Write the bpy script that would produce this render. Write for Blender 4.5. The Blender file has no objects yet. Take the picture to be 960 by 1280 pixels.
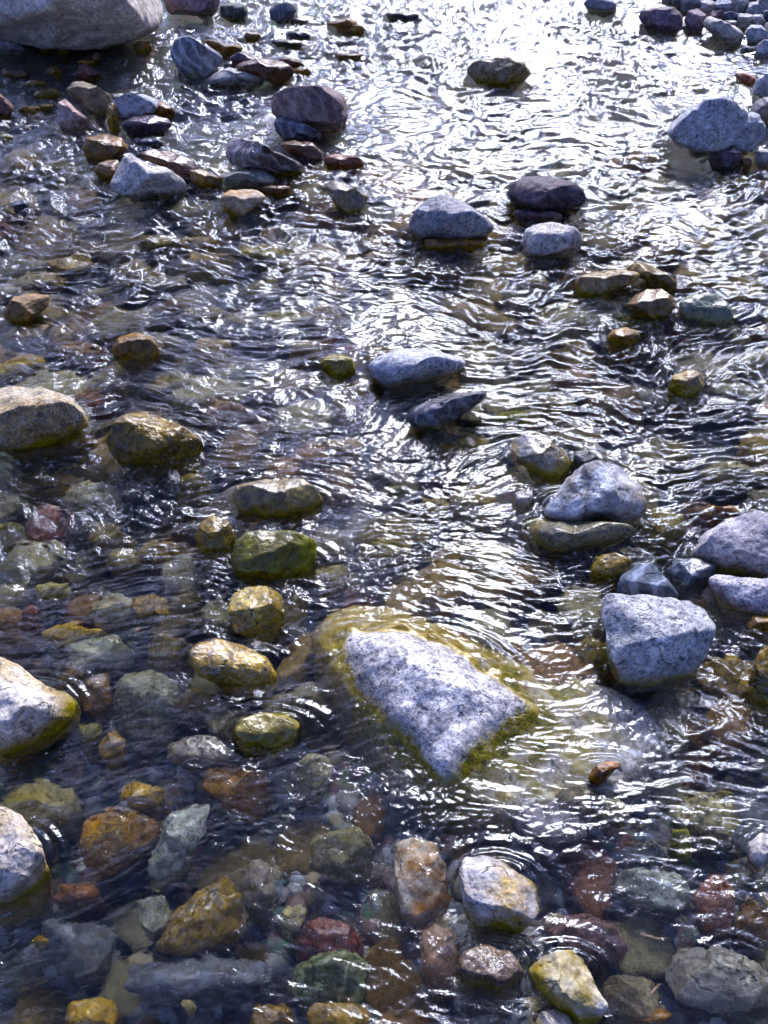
import bpy, math, random, numpy as np
from mathutils import Vector
random.seed(7); rng = np.random.default_rng(7)
R = math.radians
sc = bpy.context.scene
col = sc.collection
# ------------------------------------------------------------------ camera
CAM_H, PITCH, FPX = 2.0, R(43), 1204.0
cam = bpy.data.cameras.new('camera'); camo = bpy.data.objects.new('camera', cam); col.objects.link(camo)
camo.location = (0, 0, CAM_H); camo.rotation_euler = (R(90) - PITCH, 0, 0)
cam.sensor_fit = 'VERTICAL'; cam.sensor_height = 24; cam.lens = 24 * FPX / 1280; cam.clip_end = 3000; cam.clip_start = .05
sc.camera = camo
CF = np.array([0, math.cos(PITCH), -math.sin(PITCH)]); CU = np.array([0, math.sin(PITCH), math.cos(PITCH)]); CR = np.array([1., 0, 0])
C0 = np.array([0, 0, CAM_H])
def ray(px, py):
    d = CF + CR * (px - 480) / FPX - CU * (py - 640) / FPX
    return d / np.linalg.norm(d)
def at(px, py, z=0.0):
    """world point on the height z that shows at a pixel, bent at the water when z < 0"""
    d = ray(px, py)
    if z >= 0: return C0 + d * ((z - CAM_H) / d[2])
    p = C0 + d * (-CAM_H / d[2])
    t = d / 1.33; t[2] = -math.sqrt(max(1e-6, 1 - t[0] ** 2 - t[1] ** 2))
    return p + t * (z / t[2])
# ------------------------------------------------------------------ noise
PERM = rng.permutation(4096)
def _h(i, j, k): return PERM[(PERM[(PERM[i & 4095] + j) & 4095] + k) & 4095]
def noise3(x, y, z):
    xi, yi, zi = np.floor(x).astype(int), np.floor(y).astype(int), np.floor(z).astype(int)
    xf, yf, zf = x - xi, y - yi, z - zi
    u, v, w = (f * f * f * (f * (f * 6 - 15) + 10) for f in (xf, yf, zf))
    def g(a, b, c):
        h = _h(xi + a, yi + b, zi + c) / 4096 * 6.2832 * 2
        s = np.sin(h * 7.13)
        q = np.sqrt(np.maximum(0, 1 - s * s))
        return np.cos(h) * q * (xf - a) + np.sin(h) * q * (yf - b) + s * (zf - c)
    l = lambda t, a, b: a + t * (b - a)
    return 1.6 * l(w, l(v, l(u, g(0,0,0), g(1,0,0)), l(u, g(0,1,0), g(1,1,0))), l(v, l(u, g(0,0,1), g(1,0,1)), l(u, g(0,1,1), g(1,1,1))))
def noise2(x, y, seed=0):
    x = x + seed * 17.31; y = y + seed * 9.17
    xi, yi = np.floor(x).astype(int), np.floor(y).astype(int)
    xf, yf = x - xi, y - yi
    u, v = (f * f * f * (f * (f * 6 - 15) + 10) for f in (xf, yf))
    def g(a, b):
        h = _h(xi + a, yi + b, xi * 0 + seed) / 4096 * 6.2832
        return np.cos(h) * (xf - a) + np.sin(h) * (yf - b)
    l = lambda t, a, b: a + t * (b - a)
    return 1.5 * l(v, l(u, g(0,0), g(1,0)), l(u, g(0,1), g(1,1)))
def sstep(a, b, x):
    t = np.clip((x - a) / (b - a), 0, 1); return t * t * (3 - 2 * t)
# ------------------------------------------------------------------ bed and banks
def ground_h(x, y):
    x = np.asarray(x, float); y = np.asarray(y, float)
    bed = -0.19 - .04 * sstep(3.2, 1.2, y) * sstep(.6, -.6, x) + .03 * noise2(x * 1.1, y * 1.1, 3) + .018 * noise2(x * 4, y * 4, 4) + .03 * sstep(5, 8, y)
    # stream edges
    xr = 2.35 + np.where(y < 7.2, (7.2 - y) * 1.1, -(np.minimum(y, 12) - 7.2) * .12) + .15 * noise2(y * .9, y * 0 + 3.3, 5)
    xl = -2.55 - np.where(y < 7.4, (7.4 - y) * 1.2, 0) - .3 * sstep(8, 14, y) + .15 * noise2(y * .8, y * 0 + 8.3, 6)
    xr = np.where(y < 3, np.minimum(xr, 7), xr); xl = np.where(y < 3, np.maximum(xl, -7), xl)
    meander = 0.02 * np.maximum(y - 30, 0)
    dr = x - xr - meander; dl = xl - x + meander
    d = np.maximum(dr, dl)
    bank = np.where(d > -.5, .19 * sstep(-.5, .15, d), 0)
    out = np.maximum(d, 0)
    bank = bank + .10 * np.minimum(out, 6) + .02 * noise2(x * 2.2, y * 2.2, 8) * np.minimum(out * 3, 1)
    hill = np.maximum(out - 5, 0)
    right = dr > dl
    slope = np.where(right, .75, .30)
    hh = slope * hill * (1 + .25 * noise2(x * .05, y * .05, 9)) + .8 * np.minimum(hill * .1, 1) * noise2(x * .35, y * .35, 10)
    cap = np.where(right, 90, 40)
    hh = cap * (1 - np.exp(-hh / cap))
    hh = hh + .36 * np.maximum(np.minimum(y, 600) - 70, 0) * (1 + .3 * noise2(x * .01, y * .01, 12))
    return bed + bank + hh
# ------------------------------------------------------------------ nodes
def new_mat(name):
    m = bpy.data.materials.new(name); m.use_nodes = True
    nt = m.node_tree; nt.nodes.clear(); return m, nt
class NT:
    def __init__(s, nt): s.nt = nt
    def n(s, t, **kw):
        nd = s.nt.nodes.new(t)
        for k, v in kw.items():
            if k == 'inp':
                for a, b in v.items():
                    if hasattr(b, 'links'): s.nt.links.new(b, nd.inputs[a])
                    else: nd.inputs[a].default_value = b
            else: setattr(nd, k, v)
        return nd
    def math(s, op, a, b=0.0, c=0.0, clamp=False):
        nd = s.n('ShaderNodeMath', operation=op, use_clamp=clamp, inp={0: a, 1: b, 2: c}); return nd.outputs[0]
    def ramp(s, f, a, b, lo=0.0, hi=1.0):
        nd = s.n('ShaderNodeMapRange', interpolation_type='SMOOTHSTEP', inp={0: f, 1: a, 2: b, 3: lo, 4: hi}); return nd.outputs[0]
    def mix(s, f, a, b, blend='MIX'):
        nd = s.n('ShaderNodeMix', data_type='RGBA', blend_type=blend)
        for k, v in ((0, f), (6, a), (7, b)):
            if hasattr(v, 'links'): s.nt.links.new(v, nd.inputs[k])
            else: nd.inputs[k].default_value = v if k == 0 else ((*v, 1) if len(v) == 3 else v)
        return nd.outputs[2]
    def noise(s, vec, scale, detail=4, rough=.55, dist=0.0):
        nd = s.n('ShaderNodeTexNoise', inp={'Scale': scale, 'Detail': detail, 'Roughness': rough, 'Distortion': dist, 'Vector': vec}); return nd.outputs[0]
# style: base, second, patch scale, speck amount, algae amount, wetness, moss band, vein
ST = {
 'granite':   ((.60,.57,.55),(.40,.38,.37),5,.75,.6,0,1.0,0),
 'paleboulder': ((.68,.60,.52),(.48,.41,.35),2.2,.3,.5,0,1.6,.2),
 'grey':      ((.30,.30,.32),(.20,.19,.20),7,.3,.5,0,.4,0),
 'palegrey':  ((.38,.37,.35),(.24,.23,.22),7,.3,.35,0,.3,0),
 'whitegran': ((.58,.55,.52),(.42,.39,.36),6,.55,.5,0,.6,0),
 'bluegran':  ((.50,.51,.56),(.34,.36,.41),6,.8,.6,0,.8,0),
 'speckgrey': ((.36,.36,.38),(.24,.24,.26),6,.9,.8,0,.9,0),
 'olive':     ((.17,.15,.05),(.09,.09,.03),9,.2,.4,0,.5,0),
 'olivew':    ((.17,.15,.05),(.09,.09,.03),9,.2,.4,1,.5,0),
 'brown':     ((.19,.12,.07),(.10,.06,.035),8,.2,.3,0,.3,0),
 'brownw':    ((.17,.10,.07),(.09,.05,.035),8,.2,.3,1,.2,0),
 'ochrebrown':((.34,.20,.07),(.17,.10,.035),8,.3,.5,0,.6,0),
 'ochrebrownw':((.33,.19,.06),(.14,.085,.03),8,.3,.5,1,.6,0),
 'ochre':     ((.46,.30,.11),(.26,.16,.06),8,.3,.3,0,.3,0),
 'ochrew':    ((.42,.28,.09),(.22,.14,.05),8,.3,.4,1,.3,0),
 'violet':    ((.22,.16,.19),(.14,.10,.12),6,.2,.3,0,.5,.1),
 'violetw':   ((.20,.14,.16),(.12,.08,.10),6,.2,.3,1,.5,.1),
 'violetbrown':((.27,.19,.17),(.16,.115,.12),5,.2,.3,0,.6,.3),
 'violetdark':((.11,.08,.10),(.06,.045,.06),7,.2,.2,1,.2,.1),
 'violetdarkw':((.11,.08,.10),(.06,.045,.06),7,.2,.2,1,.2,.1),
 'darkgreen': ((.11,.13,.11),(.06,.075,.07),9,.3,.3,0,.5,0),
 'darkgreenw':((.11,.12,.07),(.05,.06,.04),9,.3,.3,1,.5,0),
 'slate':     ((.10,.12,.16),(.06,.07,.10),6,.2,.2,0,.3,.3),
 'slatew':    ((.08,.09,.12),(.04,.05,.07),6,.2,.2,1,.2,.3),
 'darkslate': ((.12,.14,.17),(.06,.07,.09),5,.2,.25,1,.2,.2),
 'slateblue': ((.13,.17,.23),(.07,.09,.13),4,.2,.2,0,.3,.6),
 'slateorange':((.20,.19,.20),(.09,.09,.11),5,.2,.6,1,.9,.5),
 'stripe':    ((.36,.38,.44),(.14,.16,.20),4,.1,.3,0,.5,.5),
 'stripedark':((.20,.22,.26),(.06,.07,.09),4,.1,.3,1,.3,.5),
 'marble':    ((.34,.32,.34),(.07,.05,.045),5,.1,.9,1,.9,.4),
 'greengrey': ((.24,.26,.21),(.14,.16,.13),7,.6,.5,0,.4,0),
 'redbrown':  ((.26,.12,.08),(.13,.06,.05),7,.3,.2,0,.3,0),
 'redbrownw': ((.24,.11,.07),(.12,.055,.04),7,.3,.2,1,.3,0),
 'ochregrey': ((.34,.25,.12),(.17,.17,.17),5,.3,.4,1,.4,.2),
 'ochrepale': ((.52,.44,.33),(.38,.22,.07),6,.2,.9,0,1.4,0),
 'rust':      ((.34,.15,.05),(.16,.08,.04),7,.2,.3,1,.3,0),
 'rustleaf':  ((.34,.15,.04),(.14,.07,.03),14,.2,.1,0,.1,0),
 'olivebrown':((.24,.18,.09),(.11,.09,.05),6,.3,.4,0,.8,0),
 'olivebrownw':((.28,.19,.05),(.12,.085,.03),7,.4,.5,1,.7,0),
 'pinkwhite': ((.60,.48,.46),(.38,.24,.21),8,.2,.3,0,.6,0),
 'pinkrust':  ((.50,.27,.20),(.30,.13,.08),8,.2,.3,0,.4,0),
 'red':       ((.22,.10,.08),(.14,.07,.06),8,.2,.15,0,.2,0),
 'crimson':   ((.20,.07,.07),(.14,.07,.07),8,.3,.15,0,.2,0),
 'oliveyellow':((.34,.28,.06),(.18,.15,.045),8,.3,.5,1,.4,0),
 'blackw':    ((.05,.045,.05),(.03,.025,.03),8,.1,.2,1,.2,0),
 'black':     ((.05,.05,.06),(.03,.03,.035),8,.1,.2,0,.3,0),
 'blackviolet':((.10,.075,.095),(.055,.04,.055),6,.2,.2,0,.3,.25),
 'goldtop':   ((.40,.34,.24),(.24,.16,.06),6,.3,1.0,1,1.5,0),
 'olivegrey': ((.24,.22,.14),(.15,.14,.10),6,.5,.5,1,.4,0),
 'ochregran': ((.46,.40,.27),(.32,.21,.07),4,.8,.9,0,1.4,0),
 'palesub':   ((.48,.43,.28),(.28,.25,.15),9,.6,.3,0,.2,0),
 'ochrepalesub':((.52,.42,.24),(.28,.20,.08),9,.6,.3,0,.2,0),
 'goldwet':   ((.34,.27,.14),(.15,.13,.10),6,.3,.7,1,.9,.3),
 'pinksub':   ((.42,.28,.20),(.25,.16,.12),8,.3,.2,0,.2,0),
 'browngold': ((.34,.27,.18),(.20,.13,.06),7,.3,.9,1,1.0,0),
 'greensub':  ((.28,.31,.24),(.17,.19,.14),6,.3,.5,1,.4,0),
 'moss':      ((.24,.25,.03),(.11,.13,.02),14,.2,.5,1,.5,0),
 'mosssub':   ((.34,.27,.05),(.17,.12,.03),10,.2,.5,1,.5,0),
 'goldring':  ((.40,.42,.46),(.28,.24,.14),4,.5,1.2,1,2.2,0),
 'bluefacet': ((.40,.42,.46),(.20,.17,.14),3,.4,.7,0,1.0,.5),
 'greenrock': ((.22,.22,.06),(.12,.11,.04),6,.2,.6,1,.5,0),
 'ochrestone':((.50,.42,.18),(.28,.20,.07),9,.7,.6,1,.5,0),
 'leftgran':  ((.62,.58,.54),(.44,.32,.15),3,.5,1.4,0,1.8,0),
 'cutgran':   ((.60,.54,.47),(.46,.34,.16),4,.5,.9,0,1.3,0),
 'ochreclear':((.52,.36,.12),(.30,.19,.07),8,.3,.2,0,.2,0),
 'ochreclear2':((.48,.36,.16),(.26,.18,.08),9,.7,.5,1,.4,0),
 'yellowgrey':((.42,.36,.14),(.22,.19,.10),8,.3,.2,0,.2,0),
 'yellowgreen':((.34,.32,.15),(.20,.17,.08),5,.2,.5,1,.4,.3),
 'browngrey': ((.25,.21,.16),(.14,.12,.10),7,.4,.3,0,.2,0),
 'rustsub':   ((.36,.19,.07),(.18,.10,.05),8,.4,.2,0,.2,0),
 'ochresub':  ((.40,.28,.12),(.22,.15,.07),8,.5,.3,0,.2,0),
 'palegreensub':((.46,.47,.38),(.32,.33,.25),9,.4,.1,0,.1,0),
 'greenstripe':((.18,.20,.10),(.08,.10,.06),7,.2,.2,0,.2,.5),
 'cream':     ((.60,.50,.30),(.40,.32,.18),9,.1,.1,0,.1,0),
 'quartz':    ((.70,.62,.52),(.50,.26,.12),6,.1,.1,0,.1,0),
 'goldblock': ((.46,.44,.44),(.34,.24,.08),5,.4,.9,0,1.4,0),
 'brownblue': ((.20,.14,.10),(.10,.075,.06),6,.3,.4,1,.4,.2),
 'longwhite': ((.62,.61,.62),(.34,.28,.12),3,.2,.9,0,.9,0),
 'violetbrownsub':((.26,.17,.15),(.17,.115,.11),5,.2,.1,0,.1,.2),
 'violetgrey':((.30,.27,.29),(.18,.17,.19),5,.3,.1,0,.1,0),
 'brick':     ((.38,.24,.19),(.24,.11,.07),7,.2,.1,0,.1,0),
 'keygrey':   ((.50,.50,.50),(.36,.37,.38),4,1.0,.9,0,.9,0),
 'domegran':  ((.50,.47,.50),(.36,.33,.35),4,.6,.9,0,1.2,0),
 'speckslab': ((.54,.52,.55),(.34,.32,.38),9,1.1,.8,0,.7,0),
 'centre':    ((.72,.70,.69),(.46,.45,.47),5,1.1,.5,0,.2,0),
}
EXTRA = {'paleboulder': [((0, 0, -1), .95), ((0, -.45, 1), .66)], 'keygrey': [((.12, .05, 1), .50), ((-.25, -1, .55), .60)],
  'leftgran': [((-.2, -.1, 1), .5), ((1, -.2, .5), .5)], 'cutgran': [((-.2, -.3, 1), .5)], 'domegran': [((0, -.3, 1), .5)], 'speckslab': [((0, -.5, 1), .4)],
  'bluefacet': [((-.5, -.4, 1), .5), ((1, -.4, .5), .5)], 'longwhite': [((.5, -.2, 1), .5)], 'goldblock': [((0, 0, 1), .5)]}
def rock_mat(style, cache={}):
    if style in cache: return cache[style]
    A, B, ps, sp, al, wet, band, vein = ST[style]
    m, nt = new_mat('stone_' + style); T = NT(nt)
    tc = T.n('ShaderNodeTexCoord').outputs['Object']
    oi = T.n('ShaderNodeObjectInfo')
    off = T.n('ShaderNodeVectorMath', operation='SCALE', inp={0: (13.7, 7.3, 5.1), 'Scale': oi.outputs['Random']}).outputs[0]
    vec = T.n('ShaderNodeVectorMath', operation='ADD', inp={0: tc, 1: off}).outputs[0]
    pos = T.n('ShaderNodeNewGeometry').outputs['Position']
    z = T.n('ShaderNodeSeparateXYZ', inp={0: pos}).outputs[2]
    n1 = T.noise(vec, ps, 5, .6, .6); n2 = T.noise(vec, ps * 5, 4, .6); n3 = T.noise(vec, 42, 3, .65); n4 = T.noise(vec, 150, 2, .6)
    c = T.mix(T.ramp(T.math('ADD', T.math('MULTIPLY', n1, .7), T.math('MULTIPLY', n2, .3)), .40, .60), A, B)
    c = T.mix(.8, c, T.mix(T.ramp(n3, .3, .7), (.55,.55,.55), (1.4,1.4,1.4)), 'MULTIPLY')
    n5 = T.noise(vec, 17, 4, .65)
    c = T.mix(.7, c, T.mix(T.ramp(n5, .34, .66), (.62,.60,.58), (1.30,1.28,1.22)), 'MULTIPLY')
    if vein:
        mp = T.n('ShaderNodeMapping', inp={'Vector': vec, 'Rotation': (.5, .3, .9), 'Scale': (1, 1, 1)}).outputs[0]
        wv = T.n('ShaderNodeTexWave', wave_type='BANDS', inp={'Vector': mp, 'Scale': ps * 1.6, 'Distortion': 7.0, 'Detail': 4, 'Detail Scale': 1.6}).outputs['Fac']
        c = T.mix(T.math('MULTIPLY', T.ramp(wv, .72, .97), min(1, vein)), c, tuple(min(.75, v * 1.5 + .10) for v in A))
        c = T.mix(T.math('MULTIPLY', T.ramp(wv, .22, .05), min(.8, vein * .7)), c, tuple(v * .5 for v in B))
    vc = T.n('ShaderNodeTexVoronoi', feature='DISTANCE_TO_EDGE', inp={'Vector': T.n('ShaderNodeVectorMath', operation='ADD', inp={0: vec, 1: T.n('ShaderNodeVectorMath', operation='SCALE', inp={0: T.n('ShaderNodeTexNoise', inp={'Vector': vec, 'Scale': 9.0, 'Detail': 4}).outputs['Color'], 'Scale': .16}).outputs[0]}).outputs[0], 'Scale': 6.5}).outputs['Distance']
    crk = T.math('MULTIPLY', T.ramp(vc, .022, .004), T.ramp(n5, .50, .60))
    c = T.mix(T.math('MULTIPLY', crk, .75), c, tuple(v * .3 for v in B))
    st_ = T.noise(vec, 3.1, 5, .7, .8)
    c = T.mix(T.ramp(st_, .56, .70, 0, .45), c, (.33, .25, .15) if sum(A) > .75 else (.20, .16, .11))
    c = T.mix(T.ramp(st_, .42, .30, 0, .40), c, tuple(v * .55 for v in A))
    # mineral grains: dark and pale
    if sp > .25:
        vo = T.n('ShaderNodeTexVoronoi', inp={'Vector': vec, 'Scale': 105, 'Randomness': 1.0})
        cs = T.n('ShaderNodeSeparateColor', inp={0: vo.outputs['Color']})
        dk = T.math('MULTIPLY', T.math('GREATER_THAN', cs.outputs[0], 1 - .16 * sp), T.ramp(n2, .34, .6))
        c = T.mix(T.math('MULTIPLY', dk, .8), c, (.05, .05, .06))
        vo2 = T.n('ShaderNodeTexVoronoi', inp={'Vector': vec, 'Scale': 230, 'Randomness': 1.0})
        cs2 = T.n('ShaderNodeSeparateColor', inp={0: vo2.outputs['Color']})
        c = T.mix(T.math('MULTIPLY', T.math('GREATER_THAN', cs2.outputs[1], 1 - .22 * sp), .6), c, (.10, .10, .115))
        c = T.mix(T.math('MULTIPLY', T.math('GREATER_THAN', cs2.outputs[2], .8), .35 * min(1, sp)), c, (.75, .73, .72))
    # moss and ochre film at and below the water's edge (a stain line at the water level)
    zn = T.math('ADD', z, T.math('MULTIPLY', T.math('SUBTRACT', n1, .5), -.07))
    zn = T.math('ADD', zn, T.math('MULTIPLY', T.math('SUBTRACT', n3, .5), -.03))
    film = T.math('MULTIPLY', T.ramp(zn, .018 + .02 * band, -.004), T.ramp(n2, .30, .55, .55, 1.0))
    c = T.mix(T.math('MULTIPLY', film, min(.75, al * .6)), c, T.mix(T.ramp(n2, .4, .62), (.46, .32, .09), (.21, .16, .045)))
    bd = T.math('MULTIPLY', T.ramp(zn, .012 + .018 * band, .0), T.ramp(zn, -.045, -.012))
    c = T.mix(T.math('MULTIPLY', T.math('MULTIPLY', bd, T.ramp(n3, .36, .60, .35, 1)), min(.95, band * .6)), c, T.mix(T.ramp(n4, .35, .65), (.13, .12, .012), (.36, .30, .035)))
    if style == 'centre':
        oa = T.n('ShaderNodeAttribute', attribute_name='ochre').outputs['Fac']; ma = T.n('ShaderNodeAttribute', attribute_name='moss').outputs['Fac']
        c = T.mix(T.math('MULTIPLY', oa, T.ramp(n3, .3, .6, .5, .95)), c, T.mix(T.ramp(n3, .4, .6), (.62, .46, .16), (.36, .25, .07)))
        c = T.mix(T.math('MULTIPLY', ma, T.ramp(n3, .34, .52, .3, 1)), c, T.mix(T.ramp(n4, .38, .62), (.09, .08, .012), (.27, .23, .03)))
    # wet zone
    wl = .06 if not wet else 9.0
    wz = T.ramp(T.math('ADD', z, T.math('MULTIPLY', T.math('SUBTRACT', n2, .5), -.09)), wl, wl - .03)
    c = T.mix(wz, c, T.n('ShaderNodeHueSaturation', inp={'Saturation': 1.38, 'Value': .76, 'Color': c}).outputs[0])
    rough = T.math('ADD', T.math('MULTIPLY', wz, -.52), T.math('MULTIPLY', n3, .25)); rough = T.math('ADD', rough, .68)
    hgt = T.math('ADD', T.math('MULTIPLY', n2, .55), T.math('ADD', T.math('MULTIPLY', n3, .30), T.math('ADD', T.math('MULTIPLY', n4, .12), T.math('MULTIPLY', crk, -.5))))
    bp = T.n('ShaderNodeBump', inp={'Strength': .75, 'Distance': .012, 'Height': hgt}).outputs[0]
    pb = T.n('ShaderNodeBsdfPrincipled', inp={'Base Color': c, 'Roughness': rough, 'Normal': bp, 'Specular IOR Level': .45})
    out = T.n('ShaderNodeOutputMaterial', inp={0: pb.outputs[0]})
    cache[style] = m; return m
# ------------------------------------------------------------------ meshes
def mesh_from(name, V, F, mat, smooth=True):
    me = bpy.data.meshes.new(name)
    V = np.asarray(V, np.float32); F = np.asarray(F, np.int32)
    me.vertices.add(len(V)); me.vertices.foreach_set('co', V.ravel())
    k = F.shape[1]
    me.loops.add(F.size); me.loops.foreach_set('vertex_index', F.ravel())
    me.polygons.add(len(F)); me.polygons.foreach_set('loop_start', np.arange(0, F.size, k, dtype=np.int32))
    try: me.polygons.foreach_set('loop_total', np.full(len(F), k, np.int32))
    except Exception: pass
    me.polygons.foreach_set('use_smooth', np.full(len(F), smooth))
    me.update(calc_edges=True); me.materials.append(mat); return me
def ico(n, cache={}):
    if n in cache: return cache[n]
    import bmesh
    bm = bmesh.new(); bmesh.ops.create_icosphere(bm, subdivisions=n, radius=1)
    V = np.array([v.co[:] for v in bm.verts]); F = np.array([[v.index for v in f.verts] for f in bm.faces]); bm.free()
    V /= np.linalg.norm(V, axis=1)[:, None]
    cache[n] = (V, F); return cache[n]
def radial(poly, th, smooth=5):
    """radius of a star-shaped outline round the origin, for the angles th"""
    N = 180; a = np.linspace(-math.pi, math.pi, N, endpoint=False); r = np.zeros(N)
    P = np.asarray(poly); Q = np.roll(P, -1, 0)
    for i, t in enumerate(a):
        d = np.array([math.cos(t), math.sin(t)]); best = 0
        for p, q in zip(P, Q):
            e = q - p; den = d[0] * e[1] - d[1] * e[0]
            if abs(den) < 1e-12: continue
            s = (p[0] * e[1] - p[1] * e[0]) / den; u = (p[0] * d[1] - p[1] * d[0]) / den
            if s > best and -1e-6 <= u <= 1 + 1e-6: best = s
        r[i] = best
    k = np.ones(smooth) / smooth; rr = np.concatenate([r[-10:], r, r[:10]]); r = np.convolve(rr, k, 'same')[10:-10]
    return np.interp(th, np.append(a, math.pi), np.append(r, r[0]))
def tag(o, label=None, cat=None, group=None, kind=None):
    for k, v in (('label', label), ('category', cat), ('group', group), ('kind', kind)):
        if v: o[k] = v
    return o
EMERGED = []; OCC = []
def rock_shape(th_r, T, fr, sub, seed, upright=True, nz=.05, extra=()):
    """th_r: outline radius by angle in the frame fr=(u,v,w); T half depth along w; returns points relative to the centre in the world"""
    rg = np.random.default_rng(seed)
    D, F = ico(sub)
    th = np.arctan2(D[:, 1], D[:, 0]); rho = np.hypot(D[:, 0], D[:, 1])
    X = np.stack([np.cos(th) * rho ** .72, np.sin(th) * rho ** .72, np.sign(D[:, 2]) * np.abs(D[:, 2]) ** .8], 1)
    u, v, w = fr
    planes = []; knee = rg.uniform(.015, .07)
    if upright and (not extra or extra[0][1] < .9):
        for base, o in (((rg.normal(0, .22), .12 + rg.normal(0, .18), 1), .50), ((rg.normal(0, .35), -1, .3 + rg.normal(0, .2)), .62)):
            b = np.array(base); b = np.array([b @ u, b @ v, b @ w]); planes.append((b / np.linalg.norm(b), o))
    for b_, o in extra:
        b = np.array(b_, float); b = np.array([b @ u, b @ v, b @ w]); planes.append((b / np.linalg.norm(b), o))
    for _ in range(9):
        b = rg.normal(0, 1, 3); b[2] = abs(b[2]) * rg.choice([1, 1, -1]) + .1; b /= np.linalg.norm(b)
        planes.append((b, rg.uniform(.55, .82) + .14 * (1 - abs(b[2]))))
    for b, o in planes:
        d = X @ b - o; X = X - b * ((d + np.sqrt(d * d + knee * knee)) * .5 * .96)[:, None]
    # keep the outline: rescale so that the widest ring is again 1 in every direction
    th = np.arctan2(X[:, 1], X[:, 0]); NB = 48
    bi = ((th + math.pi) / (2 * math.pi) * NB).astype(int) % NB
    A_ = np.zeros(NB); np.maximum.at(A_, bi, np.hypot(X[:, 0], X[:, 1]))
    A_ = np.maximum(A_, .3); A_ = (np.roll(A_, 1) + np.roll(A_, -1) + 2 * A_) / 4
    cen = np.linspace(-math.pi, math.pi, NB, endpoint=False) + math.pi / NB
    k_ = np.interp(th, np.concatenate([[cen[-1] - 2 * math.pi], cen, [cen[0] + 2 * math.pi]]), np.concatenate([[A_[-1]], A_, [A_[0]]]))
    q_ = np.hypot(X[:, 0], X[:, 1])
    X[:, :2] /= (k_ * sstep(0, .6, q_) + (1 - sstep(0, .6, q_)))[:, None]
    rr_ = np.hypot(X[:, 0], X[:, 1]); th = np.arctan2(X[:, 1], X[:, 0])
    r = th_r(th)
    P = np.stack([X[:, 0] * r, X[:, 1] * r, X[:, 2] * T], 1)
    size = float(np.mean(r))
    s = rg.uniform(0, 50, 3)
    W = P[:, 0:1] * u + P[:, 1:2] * v + P[:, 2:3] * w
    q = W / size
    dn = nz * 1.2 * noise3(q[:, 0] * 1.6 + s[0], q[:, 1] * 1.6 + s[1], q[:, 2] * 1.6 + s[2])
    dn += nz * .55 * noise3(q[:, 0] * 4.5 + s[1], q[:, 1] * 4.5 + s[2], q[:, 2] * 4.5 + s[0])
    dn += nz * .25 * noise3(q[:, 0] * 11 + s[1], q[:, 1] * 11 + s[2], q[:, 2] * 11 + s[0])
    dn -= nz * .5 * np.maximum(0, .12 - np.abs(noise3(q[:, 0] * 1.9 + s[2], q[:, 1] * 1.9, q[:, 2] * 1.9))) * 5   # cracks
    W = W + D[:, 0:1] * u * (dn * size)[:, None] + D[:, 1:2] * v * (dn * size)[:, None] + D[:, 2:3] * w * (dn * size)[:, None]
    return W, F, size
def frame(px, py):
    d = ray(px, py); w = -d; u = np.cross(d, [0, 0, 1.]); u /= np.linalg.norm(u); v = np.cross(u, d)
    return u, v, w
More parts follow.
